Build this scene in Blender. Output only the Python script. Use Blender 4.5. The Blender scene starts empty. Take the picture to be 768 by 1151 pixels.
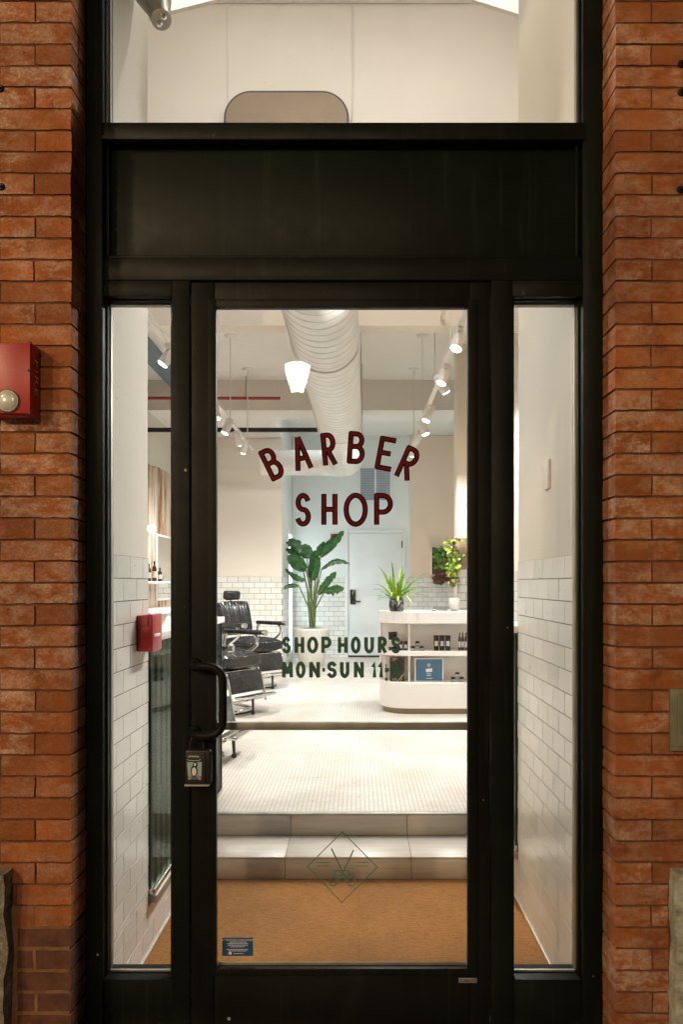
import bpy, bmesh, math, random
from mathutils import Vector, Matrix, Euler
random.seed(7)
PI = math.pi
R = math.radians
scene = bpy.context.scene
C = bpy.context.collection
CZ = 1.41          # camera height above the vestibule floor
F = 865.0          # focal length in photo pixels
VX, VY = 403.0, 656.0
DY = 2.40          # face of the storefront frame
def P(x, y, d):    # a point of the photo at depth d
    return Vector(((x-VX)*d/F, d, CZ+(VY-y)*d/F))
def PX(x, d): return (x-VX)*d/F
def PZ(y, d): return CZ+(VY-y)*d/F

# ------------------------------------------------------------------ builder
class MB:
    def __init__(s):
        s.v = []; s.f = []; s.sm = []; s.rnd = []; s.st = [(0,0)]
    def mark(s):
        if s.st[-1] != (len(s.v), len(s.f)): s.st.append((len(s.v), len(s.f)))
    def add(s, vs, fs, smooth=False, rnd=None):
        o = len(s.v); s.v += [tuple(v) for v in vs]
        s.f += [[i+o for i in f] for f in fs]; s.sm += [smooth]*len(fs)
        s.rnd += [rnd if rnd is not None else 0.5]*len(fs)
        return s
    def box(s, x0, x1, y0, y1, z0, z1, rnd=None, M=None):
        s.mark()
        vs = [Vector(p) for p in ((x0,y0,z0),(x1,y0,z0),(x1,y1,z0),(x0,y1,z0),(x0,y0,z1),(x1,y0,z1),(x1,y1,z1),(x0,y1,z1))]
        if M: vs = [M @ v for v in vs]
        return s.add(vs, [(0,3,2,1),(4,5,6,7),(0,1,5,4),(1,2,6,5),(2,3,7,6),(3,0,4,7)], rnd=rnd)
    def cbox(s, x0, x1, y0, y1, z0, z1, b=0.003, rnd=None, M=None, seg=2):
        s.mark()
        bm = bmesh.new(); bmesh.ops.create_cube(bm, size=1)
        for v in bm.verts:
            v.co = Vector(((x0+x1)/2+v.co.x*(x1-x0), (y0+y1)/2+v.co.y*(y1-y0), (z0+z1)/2+v.co.z*(z1-z0)))
        b = min(b, abs(x1-x0)*.45, abs(y1-y0)*.45, abs(z1-z0)*.45)
        bmesh.ops.bevel(bm, geom=bm.edges[:]+bm.verts[:], offset=b, segments=seg, affect='EDGES', profile=.5)
        return s.bm(bm, M, True, rnd)
    def brick(s, x0, x1, y0, y1, z0, z1, b, rnd):
        s.mark()
        bm = bmesh.new(); bmesh.ops.create_cube(bm, size=1)
        ex = [e for e in bm.edges if abs(e.verts[0].co.x-e.verts[1].co.x) > .5]
        bmesh.ops.subdivide_edges(bm, edges=ex, cuts=max(2, int((x1-x0)/.018)), use_grid_fill=True)
        ez = [e for e in bm.edges if abs(e.verts[0].co.z-e.verts[1].co.z) > .5]
        bmesh.ops.subdivide_edges(bm, edges=ez, cuts=3, use_grid_fill=True)
        for v in bm.verts:
            c = v.co; edge = (abs(c.x) > .49)+(abs(c.z) > .49)
            v.co = Vector(((x0+x1)/2+c.x*(x1-x0), (y0+y1)/2+c.y*(y1-y0), (z0+z1)/2+c.z*(z1-z0)))
            if c.y < 0 and edge: v.co.y = y0+b*(.8 if edge == 1 else 1.6)
        return s.bm(bm, None, False, rnd)
    def bm(s, bm, M=None, smooth=True, rnd=None):
        bm.verts.index_update()
        vs = [(M @ v.co if M else v.co.copy()) for v in bm.verts]
        fs = [[v.index for v in f.verts] for f in bm.faces]
        bm.free(); return s.add(vs, fs, smooth, rnd)
    def tube(s, pts, r, seg=12, cap=True, rnd=None):
        s.mark()
        pts = [Vector(p) for p in pts]; n = len(pts)
        rs = r if isinstance(r, (list, tuple)) else [r]*n
        up = Vector((0,0,1)); vs = []; fs = []
        t0 = (pts[1]-pts[0]).normalized()
        if abs(t0.dot(up)) > .95: up = Vector((1,0,0))
        a = t0.cross(up).normalized()
        for i in range(n):
            t = (pts[min(i+1,n-1)]-pts[max(i-1,0)]).normalized()
            a = (a - t*a.dot(t)).normalized(); b = t.cross(a)
            for k in range(seg):
                an = 2*PI*k/seg
                vs.append(pts[i] + (a*math.cos(an)+b*math.sin(an))*rs[i])
        for i in range(n-1):
            for k in range(seg):
                k2 = (k+1) % seg
                fs.append((i*seg+k, i*seg+k2, (i+1)*seg+k2, (i+1)*seg+k))
        s.add(vs, fs, True, rnd)
        if cap:
            s.add([vs[k] for k in range(seg)][::-1], [tuple(range(seg))], False, rnd)
            s.add([vs[(n-1)*seg+k] for k in range(seg)], [tuple(range(seg))], False, rnd)
        return s
    def lathe(s, prof, c=(0,0,0), seg=32, M=None, smooth=True, flute=0, nf=12):
        s.mark()
        vs = []; fs = []
        for (r, z) in prof:
            for k in range(seg):
                an = 2*PI*k/seg
                rr = r*(1+flute*math.cos(nf*an))
                v = Vector((rr*math.cos(an), rr*math.sin(an), z))
                v = M @ v if M else v + Vector(c)
                vs.append(v)
        n = len(prof)
        for i in range(n-1):
            for k in range(seg):
                k2 = (k+1) % seg
                fs.append((i*seg+k, i*seg+k2, (i+1)*seg+k2, (i+1)*seg+k))
        s.add(vs, fs, smooth)
        s.add([vs[k] for k in range(seg)][::-1], [tuple(range(seg))], False)
        s.add([vs[(n-1)*seg+k] for k in range(seg)], [tuple(range(seg))], False)
        return s
    def prism(s, poly, f0, f1):      # poly: list of 2d points; f0/f1 map a 2d point to 3d
        n = len(poly)
        vs = [f0(p) for p in poly]+[f1(p) for p in poly]
        fs = [tuple(range(n))[::-1], tuple(range(n,2*n))]+[(i,(i+1)%n,n+(i+1)%n,n+i) for i in range(n)]
        return s.add(vs, fs)
    def each(s, name, mat, parent=None, **kw):
        s.mark(); st = s.st+([(len(s.v), len(s.f))] if s.st[-1] != (len(s.v), len(s.f)) else []); out = []
        for (a, b), (c, d) in zip(st[:-1], st[1:]):
            m = MB(); m.v = s.v[a:c]; m.f = [[i-a for i in f] for f in s.f[b:d]]; m.sm = s.sm[b:d]; m.rnd = s.rnd[b:d]
            if m.f: out.append(m.build(name, mat, parent, **kw))
        return out[0]
    def build(s, name, mat, parent=None, bevel=0, recenter=True, weld=False):
        me = bpy.data.meshes.new(name)
        c = Vector((0,0,0))
        if parent is None and recenter and s.v:
            xs = [v[0] for v in s.v]; ys = [v[1] for v in s.v]; zs = [v[2] for v in s.v]
            c = Vector(((min(xs)+max(xs))/2, (min(ys)+max(ys))/2, min(zs)))
        me.from_pydata([tuple(Vector(v)-c) for v in s.v], [], s.f); me.update()
        at = me.attributes.new('rnd', 'FLOAT', 'FACE')
        at.data.foreach_set('value', s.rnd)
        me.polygons.foreach_set('use_smooth', s.sm)
        o = bpy.data.objects.new(name, me); C.objects.link(o)
        me.materials.append(mat)
        o.location = c
        if parent is not None:
            o.parent = parent
            o.matrix_parent_inverse = root_inv(parent)
        if bevel:
            md = o.modifiers.new('Bevel', 'BEVEL'); md.width = bevel; md.segments = 2; md.limit_method = 'ANGLE'
        bmx = bmesh.new(); bmx.from_mesh(me)
        if weld: bmesh.ops.remove_doubles(bmx, verts=bmx.verts[:], dist=1e-5)
        bmesh.ops.recalc_face_normals(bmx, faces=bmx.faces[:]); bmx.to_mesh(me); bmx.free()
        return o
def world_of(o):
    m = Matrix.LocRotScale(o.location, o.rotation_euler, o.scale)
    return (world_of(o.parent) @ o.matrix_parent_inverse @ m) if o.parent else m
def root_inv(p): return world_of(p).inverted()
def tag(o, label, cat, group=None):
    o['label'] = label; o['category'] = cat
    if group: o['group'] = group
    return o
def thing(name, label, cat, loc=(0,0,0), group=None):
    o = bpy.data.objects.new(name, None); C.objects.link(o); o.location = loc
    o.empty_display_size = .1
    return tag(o, label, cat, group)
def struct(name, mb, mat):
    o = mb.build(name, mat); o['kind'] = 'structure'; return o
def copy_tree(o, parent=None):
    c = o.copy(); C.objects.link(c); c.parent = parent
    for ch in list(o.children): copy_tree(ch, c)
    return c
def text_geo(s, size, fn, mb, spacing=1.0, z=0):
    cu = bpy.data.curves.new('t', 'FONT'); cu.body = s; cu.size = size; cu.align_x = 'CENTER'; cu.align_y = 'CENTER'
    cu.space_character = spacing; cu.resolution_u = 3
    ob = bpy.data.objects.new('t', cu); C.objects.link(ob)
    dg = bpy.context.evaluated_depsgraph_get(); dg.update()
    me = bpy.data.meshes.new_from_object(ob.evaluated_get(dg))
    mb.add([fn(v.co.x, v.co.y) for v in me.vertices], [list(p.vertices) for p in me.polygons])
    bpy.data.objects.remove(ob); bpy.data.curves.remove(cu); bpy.data.meshes.remove(me)

# ------------------------------------------------------------------ materials
class NT:
    def __init__(s, name):
        s.m = bpy.data.materials.new(name); s.m.use_nodes = True
        s.t = s.m.node_tree; s.n = s.t.nodes; s.b = s.n['Principled BSDF']; s.out = s.n['Material Output']
    def new(s, typ, **kw):
        n = s.n.new(typ)
        for k, v in kw.items():
            if k[0] == '_': setattr(n, k[1:], v)
            else:
                n.inputs[k.replace('_', ' ')].default_value = v
        return n
    def link(s, a, b): s.t.links.new(a, b)
    def coord(s, scale=(1,1,1), which='Object'):
        tc = s.new('ShaderNodeTexCoord'); mp = s.new('ShaderNodeMapping'); mp.inputs['Scale'].default_value = scale
        s.link(tc.outputs[which], mp.inputs['Vector']); return mp.outputs[0]
    def noise(s, vec, scale=5, detail=4, rough=.55):
        n = s.new('ShaderNodeTexNoise'); n.inputs['Scale'].default_value = scale; n.inputs['Detail'].default_value = detail
        n.inputs['Roughness'].default_value = rough; s.link(vec, n.inputs['Vector']); return n.outputs['Fac']
    def ramp(s, fac, stops):
        r = s.new('ShaderNodeValToRGB'); e = r.color_ramp.elements
        e[0].position = stops[0][0]; e[0].color = (*stops[0][1], 1) if len(stops[0][1]) == 3 else stops[0][1]
        e[1].position = stops[-1][0]; e[1].color = (*stops[-1][1], 1)
        for p, c in stops[1:-1]:
            q = e.new(p); q.color = (*c, 1)
        s.link(fac, r.inputs[0]); return r.outputs[0]
    def mix(s, fac, a, b, mode='MIX'):
        m = s.new('ShaderNodeMix', _data_type='RGBA', _blend_type=mode)
        if hasattr(fac, 'links') or hasattr(fac, 'is_output'): s.link(fac, m.inputs[0])
        else: m.inputs[0].default_value = fac
        for i, c in ((6, a), (7, b)):
            if hasattr(c, 'is_output'): s.link(c, m.inputs[i])
            else: m.inputs[i].default_value = (*c, 1)
        return m.outputs[2]
    def math(s, op, a, b=None):
        m = s.new('ShaderNodeMath', _operation=op)
        for i, c in ((0, a), (1, b)):
            if c is None: continue
            if hasattr(c, 'is_output'): s.link(c, m.inputs[i])
            else: m.inputs[i].default_value = c
        return m.outputs[0]
    def bump(s, h, strength=.3, dist=.01):
        b = s.new('ShaderNodeBump'); b.inputs['Strength'].default_value = strength; b.inputs['Distance'].default_value = dist
        s.link(h, b.inputs['Height']); s.link(b.outputs[0], s.b.inputs['Normal'])
    def set(s, **kw):
        for k, v in kw.items():
            i = s.b.inputs[k.replace('_', ' ')]
            if hasattr(v, 'is_output'): s.link(v, i)
            else: i.default_value = v if not (isinstance(v, tuple) and len(v) == 3) else (*v, 1)
def simple(name, col, rough=.5, metal=0, var=.12, scale=6, bump=0, spec=.5, coat=0, bscale=60):
    t = NT(name); co = t.coord()
    n = t.noise(co, scale)
    lo = tuple(c*(1-var) for c in col); hi = tuple(min(1, c*(1+var)) for c in col)
    t.set(Base_Color=t.ramp(n, [(.3, lo), (.7, hi)]), Metallic=metal)
    n2 = t.noise(co, scale*4)
    t.set(Roughness=t.math('ADD', t.math('MULTIPLY', n2, .2), max(0, rough-.1)))
    t.b.inputs['Specular IOR Level'].default_value = spec
    if coat: t.b.inputs['Coat Weight'].default_value = coat
    if bump: t.bump(t.noise(co, bscale), bump, .004)
    return t.m
def emit(name, col, strength):
    t = NT(name); t.set(Base_Color=(.8,.8,.8)); t.b.inputs['Emission Color'].default_value = (*col, 1)
    t.b.inputs['Emission Strength'].default_value = strength; return t.m
def glass_mat(name, tint=(.985,.99,.985), boost=1.0, dirt=0.0, graze=.96):
    t = NT(name); t.n.remove(t.b)
    g = t.new('ShaderNodeNewGeometry'); vm = t.new('ShaderNodeVectorMath', _operation='DOT_PRODUCT')
    t.link(g.outputs['Incoming'], vm.inputs[0]); t.link(g.outputs['Normal'], vm.inputs[1])
    c = t.math('ABSOLUTE', vm.outputs['Value']); o = t.math('SUBTRACT', 1.0, c)
    p = t.math('POWER', o, 5.0); fr = t.math('ADD', t.math('MULTIPLY', p, graze), .04*boost)
    tr = t.new('ShaderNodeBsdfTransparent'); tr.inputs[0].default_value = (*tint, 1)
    gl = t.new('ShaderNodeBsdfGlossy'); gl.inputs['Roughness'].default_value = .0
    mx = t.new('ShaderNodeMixShader'); t.link(fr, mx.inputs[0]); t.link(tr.outputs[0], mx.inputs[1]); t.link(gl.outputs[0], mx.inputs[2])
    last = mx
    if dirt:
        co = t.coord(); v = t.new('ShaderNodeTexVoronoi'); v.inputs['Scale'].default_value = 42; t.link(co, v.inputs['Vector'])
        spots = t.math('LESS_THAN', v.outputs['Distance'], .045)
        n = t.noise(co, 3, 5); sm = t.math('MULTIPLY', t.math('GREATER_THAN', n, .52), spots)
        d = t.new('ShaderNodeBsdfDiffuse'); d.inputs[0].default_value = (.5,.55,.52,1)
        m2 = t.new('ShaderNodeMixShader'); t.link(t.math('MULTIPLY', sm, dirt), m2.inputs[0])
        t.link(mx.outputs[0], m2.inputs[1]); t.link(d.outputs[0], m2.inputs[2]); last = m2
    t.link(last.outputs[0], t.out.inputs[0]); return t.m

def brick_mat(name, dark=1.0):
    t = NT(name); co = t.coord()
    a = t.new('ShaderNodeAttribute', _attribute_name='rnd')
    base = t.ramp(a.outputs['Fac'], [(0, (.30,.095,.026)), (.3, (.42,.138,.038)), (.6, (.53,.178,.048)), (.85, (.46,.148,.040)), (1, (.36,.115,.034))])
    n1 = t.noise(co, 9, 8, .7); n2 = t.noise(co, 60, 6, .7)
    c = t.mix(t.ramp(n1, [(.40,(0,0,0)),(.62,(.6,.6,.6))]), base, (.22,.07,.022))
    c = t.mix(t.ramp(t.noise(co, 22, 6, .75), [(.55,(0,0,0)),(.70,(.30,.30,.30))]), c, (.55,.21,.06))
    # lime bloom left on the faces, patchy and streaked
    w1 = t.ramp(t.noise(co, 2.6, 3, .6), [(.36,(0,0,0)),(.56,(1,1,1))])
    w2 = t.ramp(t.noise(t.coord((1,1,1.8)), 16, 8, .75), [(.43,(0,0,0)),(.58,(1,1,1))])
    w3 = t.ramp(t.noise(co, 120, 5, .8), [(.38,(.25,.25,.25)),(.60,(1,1,1))])
    wb = t.ramp(a.outputs['Fac'], [(.1,(.25,.25,.25)),(.6,(1,1,1))])
    wf = t.math('MULTIPLY', t.math('MULTIPLY', t.math('MULTIPLY', w1, w2), t.math('MULTIPLY', w3, wb)), .95)
    c = t.mix(wf, c, (.70,.54,.42))
    c = t.mix(t.ramp(t.noise(co, 1.7, 5, .65), [(.45,(0,0,0)),(.66,(.55,.55,.55))]), c, (.16,.045,.016))
    c = t.mix(t.ramp(t.noise(co, 11, 6, .8), [(.56,(0,0,0)),(.68,(.6,.6,.6))]), c, (.13,.035,.014))
    ch_ = t.ramp(t.noise(co, 34, 6, .7), [(.30,(1,1,1)),(.36,(0,0,0))])
    c = t.mix(t.math('MULTIPLY', ch_, .75), c, (.07,.022,.010))
    n3 = t.noise(co, 150, 5, .8); pits = t.ramp(n3, [(.30, (1,1,1)), (.36, (0,0,0))])
    c = t.mix(t.math('MULTIPLY', pits, .6), c, (.03,.012,.008))
    t.set(Base_Color=c, Roughness=.82); t.b.inputs['Specular IOR Level'].default_value = .3
    h = t.math('ADD', t.math('MULTIPLY', n2, .6), t.math('MULTIPLY', n3, .5))
    t.bump(h, .9, .008); return t.m
def frame_mat(name, col=(.0040,.0058,.0042)):
    t = NT(name); co = t.coord()
    n = t.noise(co, 2.2, 6, .6)
    c = t.ramp(n, [(.35, col), (.75, tuple(k*2.0 for k in col))])
    v = t.new('ShaderNodeTexVoronoi'); v.inputs['Scale'].default_value = 15; t.link(co, v.inputs['Vector'])
    rnd = t.new('ShaderNodeSeparateColor'); t.link(v.outputs['Color'], rnd.inputs[0])
    sz = t.math('MULTIPLY', t.math('POWER', rnd.outputs[0], 2.0), .095)
    sp = t.math('MULTIPLY', t.math('LESS_THAN', v.outputs['Distance'], sz), t.math('GREATER_THAN', rnd.outputs[1], .55))
    c = t.mix(t.math('MULTIPLY', sp, .8), c, (.42,.42,.34))
    st = t.noise(t.coord((60,60,1.6)), 1.0, 3); c = t.mix(t.math('MULTIPLY', t.ramp(st, [(.58,(0,0,0)),(.8,(1,1,1))]), .12), c, (.10,.12,.09))
    bv = t.new('ShaderNodeBevel'); bv.samples = 4; bv.inputs['Radius'].default_value = .0035
    gg = t.new('ShaderNodeNewGeometry'); dp = t.new('ShaderNodeVectorMath', _operation='DOT_PRODUCT')
    t.link(bv.outputs[0], dp.inputs[0]); t.link(gg.outputs['Normal'], dp.inputs[1])
    ew = t.ramp(t.math('SUBTRACT', 1.0, dp.outputs['Value']), [(.02,(0,0,0)),(.12,(1,1,1))])
    en = t.ramp(t.noise(co, 9, 7, .8), [(.50,(0,0,0)),(.62,(.55,.55,.55))])
    c = t.mix(t.math('MULTIPLY', ew, en), c, (.085,.095,.065))
    sc = t.ramp(t.noise(t.coord((3,3,14)), 3.0, 8, .8), [(.62,(0,0,0)),(.72,(.5,.5,.5))]); c = t.mix(sc, c, (.020,.024,.017))
    t.set(Base_Color=c, Roughness=t.math('ADD', t.math('MULTIPLY', t.noise(co, 14), .25), .34))
    t.b.inputs['Specular IOR Level'].default_value = .12
    t.bump(t.noise(co, 90, 4), .12, .002); return t.m
def wood_mat():
    t = NT('whitewashed planks'); co = t.coord((1,3.5,.55)); n = t.noise(co, 2.6, 8, .72)
    a = t.new('ShaderNodeAttribute', _attribute_name='rnd')
    c = t.ramp(t.math('ADD', n, t.math('MULTIPLY', a.outputs['Fac'], .16)), [(.40,(.12,.045,.018)), (.50,(.42,.20,.09)), (.57,(.55,.43,.33)), (.74,(.70,.64,.56))])
    t.set(Base_Color=c, Roughness=.7); t.bump(n, .3, .004); return t.m
def mosaic_mat():
    t = NT('penny mosaic'); co = t.coord((41.7,41.7,0.0001))
    br = t.new('ShaderNodeTexBrick'); br.offset = 0; br.squash = 1
    br.inputs['Scale'].default_value = 1; br.inputs['Brick Width'].default_value = 1; br.inputs['Row Height'].default_value = 1
    br.inputs['Mortar Size'].default_value = .075; br.inputs['Mortar Smooth'].default_value = .3
    br.inputs['Color1'].default_value = (.74,.71,.66,1); br.inputs['Color2'].default_value = (.66,.63,.58,1)
    br.inputs['Mortar'].default_value = (.30,.27,.235,1)
    t.link(co, br.inputs['Vector'])
    n = t.noise(t.coord(), 2.2, 6); dirt = t.ramp(n, [(.35,(.80,.77,.72)), (.65,(1,1,1))])
    t.set(Base_Color=t.mix(1.0, br.outputs['Color'], dirt, 'MULTIPLY'), Roughness=.30)
    inv = t.math('SUBTRACT', 1.0, br.outputs['Fac']); t.bump(inv, .25, .002); return t.m
def coir_mat():
    t = NT('coir'); co = t.coord(); n = t.noise(co, 160, 6, .8); n2 = t.noise(t.coord((6,40,1)), 4, 4)
    c = t.ramp(t.math('ADD', t.math('MULTIPLY', n, .7), t.math('MULTIPLY', n2, .3)), [(.32,(.08,.032,.010)), (.5,(.32,.145,.045)), (.68,(.48,.25,.095))])
    vv = t.new('ShaderNodeTexVoronoi'); vv.inputs['Scale'].default_value = 18; t.link(co, vv.inputs['Vector'])
    c = t.mix(t.math('MULTIPLY', t.math('LESS_THAN', vv.outputs['Distance'], .05), .7), c, (.04,.02,.01))
    c = t.mix(t.ramp(t.noise(co, 1.6, 5, .6), [(.42,(0,0,0)),(.62,(.35,.35,.35))]), c, (.14,.075,.035))
    t.set(Base_Color=c, Roughness=.95); t.b.inputs['Specular IOR Level'].default_value = .1; t.bump(n, .8, .006); return t.m
def stone_tile_mat():
    t = NT('stone look porcelain'); co = t.coord((.9,9,16)); n = t.noise(co, 4.0, 8, .7)
    a = t.new('ShaderNodeAttribute', _attribute_name='rnd')
    c = t.ramp(n, [(.25,(.44,.40,.34)), (.5,(.52,.48,.42)), (.78,(.60,.56,.49))])
    c = t.mix(t.math('MULTIPLY', a.outputs['Fac'], .25), c, (.36,.32,.27))
    t.set(Base_Color=c, Roughness=.42); t.bump(n, .12, .003); return t.m
def tile_mat():
    t = NT('glazed white tile'); a = t.new('ShaderNodeAttribute', _attribute_name='rnd')
    n = t.noise(t.coord(), 7, 3)
    c = t.ramp(a.outputs['Fac'], [(0,(.70,.69,.64)), (1,(.80,.79,.75))])
    c = t.mix(t.math('MULTIPLY', n, .15), c, (.62,.60,.54))
    t.b.inputs['Specular IOR Level'].default_value = .38
    t.set(Base_Color=c, Roughness=.20); t.bump(n, .10, .004); return t.m
def rock_mat():
    t = NT('weathered granite'); co = t.coord(); n = t.noise(co, 14, 8, .75); n2 = t.noise(co, 60, 4, .8)
    c = t.ramp(t.math('ADD', t.math('MULTIPLY', n, .6), t.math('MULTIPLY', n2, .4)), [(.34,(.05,.042,.034)), (.5,(.20,.18,.145)), (.66,(.46,.45,.38))])
    t.set(Base_Color=c, Roughness=.85); t.bump(n, .8, .012); return t.m
def speaker_grille_mat():
    t = NT('red painted steel with punched grid'); co = t.coord()
    sx = t.new('ShaderNodeSeparateXYZ'); t.link(co, sx.inputs[0])
    gx = t.math('GREATER_THAN', t.math('FRACT', t.math('MULTIPLY', sx.outputs[0], 190)), .6)
    gz = t.math('GREATER_THAN', t.math('FRACT', t.math('MULTIPLY', sx.outputs[2], 190)), .6)
    g = t.math('MULTIPLY', gx, gz)
    inz = t.math('MULTIPLY', t.math('GREATER_THAN', sx.outputs[2], .105), t.math('LESS_THAN', sx.outputs[2], .222))
    inx = t.math('LESS_THAN', sx.outputs[0], .058)
    g = t.math('MULTIPLY', g, t.math('MULTIPLY', inz, inx))
    t.set(Base_Color=t.mix(t.math('MULTIPLY', g, .8), (.40,.016,.014), (.06,.003,.003)), Roughness=.4); return t.m

M = {}
M['brick'] = brick_mat('fired brick')
M['oldbrick'] = simple('sooty brick', (.11,.042,.022), .85, var=.4, scale=25, bump=.5)
M['mortar'] = simple('dark lime mortar', (.13,.055,.03), .95, var=.35, scale=30, bump=.5)
M['oldmortar'] = simple('buff mortar', (.21,.11,.05), .95, var=.25, scale=30, bump=.5)
M['frame'] = frame_mat('black steel paint')
M['doorpaint'] = frame_mat('black door paint', (.0046,.0052,.0042))
M['panel'] = frame_mat('black green panel paint', (.0040,.0068,.0040))
M['rubber'] = simple('black gasket', (.01,.01,.01), .6)
M['glass'] = glass_mat('clear glass', boost=1.0, dirt=.45)
M['partglass'] = glass_mat('dusty partition glass', (.80,.90,.86), boost=1.0, dirt=.8, graze=.22)
M['tile'] = tile_mat()
M['grout'] = simple('tile grout', (.20,.175,.14), .9, var=.1)
M['plaster'] = simple('cream plaster', (.68,.645,.57), .75, var=.03, scale=2, bump=.05)
M['warmplaster'] = simple('warm white paint', (.76,.69,.60), .75, var=.03, scale=2, bump=.05)
M['coolplaster'] = simple('pale blue grey paint', (.73,.76,.74), .7, var=.03, scale=2)
M['ceiling'] = simple('ceiling paint', (.82,.80,.75), .85, var=.03, scale=1.5)
M['band'] = simple('tan beam paint', (.74,.69,.62), .8, var=.04, scale=2)
M['whitelac'] = simple('white lacquer', (.82,.79,.75), .30, var=.01, scale=3)
M['alu'] = simple('dull aluminium', (.36,.35,.31), .5, metal=.6, var=.2, scale=12)
M['galv'] = simple('galvanised duct', (.86,.85,.83), .4, metal=.15, var=.08, scale=8)
M['seam'] = simple('duct seam', (.60,.58,.54), .4, metal=.6)
M['chrome'] = simple('chrome', (.75,.74,.72), .16, metal=1, var=.1)
M['mirror'] = simple('mirror silver', (.86,.88,.87), .10, metal=1, var=.01)
M['mirror'].node_tree.nodes['Principled BSDF'].inputs['Roughness'].default_value = .03
for l in list(M['mirror'].node_tree.links):
    if l.to_socket.name == 'Roughness': M['mirror'].node_tree.links.remove(l)
M['leather'] = simple('black leather', (.016,.016,.017), .26, var=.1, scale=4, bump=0)
M['darkiron'] = simple('dark metal', (.03,.03,.03), .4, metal=.6, var=.3)
M['red'] = simple('red enamel', (.42,.014,.016), .38, var=.12)
M['redgrille'] = speaker_grille_mat()
M['redpipe'] = simple('red pipe paint', (.30,.02,.02), .45)
M['lensglass'] = simple('frosted strobe lens', (.55,.58,.54), .18, var=.25, scale=30)
M['whitetext'] = simple('white ink', (.75,.75,.72), .6, var=.05)
M['textred'] = simple('oxblood sign paint', (.125,.010,.011), .8, var=.25, scale=30, spec=.1)
M['textblack'] = simple('black sign paint', (.004,.004,.004), .9, spec=.05)
M['textgreen'] = simple('bottle green sign paint', (.048,.125,.088), .8, var=.2, scale=30, spec=.1)
M['texttin'] = simple('sage green vinyl', (.075,.20,.145), .7, var=.2, scale=30)
M['blue'] = simple('blue sticker', (.012,.07,.17), .4, var=.15)
M['bluebox'] = simple('blue print', (.05,.14,.25), .5, var=.1)
M['stonetile'] = stone_tile_mat()
M['mosaic'] = mosaic_mat()
M['coir'] = coir_mat()
M['wood'] = wood_mat()
M['flute'] = simple('dark green ribbed board', (.006,.018,.015), .5, var=.5, scale=9, spec=.3)
M['leaf'] = simple('deep green leaf', (.020,.085,.018), .28, var=.6, scale=14)
M['leafb'] = simple('fresh green leaf', (.13,.27,.03), .4, var=.5, scale=30)
M['leafy'] = simple('lime leaf', (.30,.40,.05), .45, var=.5, scale=40)
M['leafr'] = simple('bronze leaf', (.10,.035,.02), .5, var=.5, scale=40)
M['stem'] = simple('plant stem', (.12,.16,.05), .5, var=.4, scale=30)
M['soil'] = simple('potting soil', (.05,.03,.02), .95, var=.5, scale=60, bump=.6)
M['potwhite'] = simple('matt white pot', (.66,.64,.58), .5, var=.04)
M['jar'] = simple('black packaging', (.018,.014,.014), .25, var=.3, scale=60)
M['label'] = simple('silver label', (.45,.42,.40), .4, var=.5, scale=160)
M['amber'] = simple('brown bottle glass', (.05,.022,.012), .12, var=.3)
M['steelplate'] = simple('painted steel cover', (.17,.17,.115), .5, var=.22, scale=22, bump=.1)
M['granite'] = rock_mat()
M['palegranite'] = rock_mat()
for n_ in M['palegranite'].node_tree.nodes:
    if n_.type == 'VALTORGB':
        for e_, c_ in zip(n_.color_ramp.elements, ((.14,.14,.115),(.44,.46,.38),(.74,.74,.66))): e_.color = (*c_, 1)
M['concrete'] = simple('pavement concrete', (.26,.25,.235), .85, var=.2, scale=5, bump=.3)
M['asphalt'] = simple('asphalt', (.05,.05,.05), .9, var=.3, scale=30, bump=.4)
M['doorwhite'] = simple('white blue door paint', (.76,.78,.77), .45, var=.03)
M['lit'] = emit('lit lamp lens', (1.0,.93,.82), 60)
M['litcool'] = emit('lit panel', (.86,.95,1.0), 34)
M['litwin'] = emit('bright window pane', (.72,.90,1.0), 3.5)
M['streetlit'] = emit('street lamp glow', (1.0,.80,.58), 75)
M['grey'] = simple('grey panel', (.26,.19,.12), .6, var=.08)
def speckle_mat():
    t = NT('speckled glaze'); v = t.new('ShaderNodeTexVoronoi'); v.inputs['Scale'].default_value = 55; t.link(t.coord(), v.inputs['Vector'])
    s = t.new('ShaderNodeSeparateColor'); t.link(v.outputs['Color'], s.inputs[0])
    t.set(Base_Color=t.ramp(s.outputs[0], [(.45,(.012,.012,.014)), (.62,(.05,.07,.09)), (.85,(.40,.38,.36))]), Roughness=.3); return t.m
M['speckle'] = speckle_mat()

# ------------------------------------------------------------------ ground outside
struct('ground', MB().box(-60,60,-80,2.0,-.40,-.16), M['asphalt'])
struct('road', MB().box(-60,60,-8,-1.6,-.16,-.13), M['asphalt'])
sw = MB()
for i in range(-6,7):
    for j in range(3): sw.cbox(i*1.5+.004,i*1.5+1.496, 2.28-1.2*(j+1)+.004, 2.28-1.2*j-.004, -.13,-.006, .006)
struct('pavement', sw, M['concrete'])
struct('kerb', MB().cbox(-60,60,-1.56,-1.33,-.16,-.004,.02), M['concrete'])
struct('opposite_pavement', MB().box(-60,60,-12,-8,-.16,-.01), M['concrete'])

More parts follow.
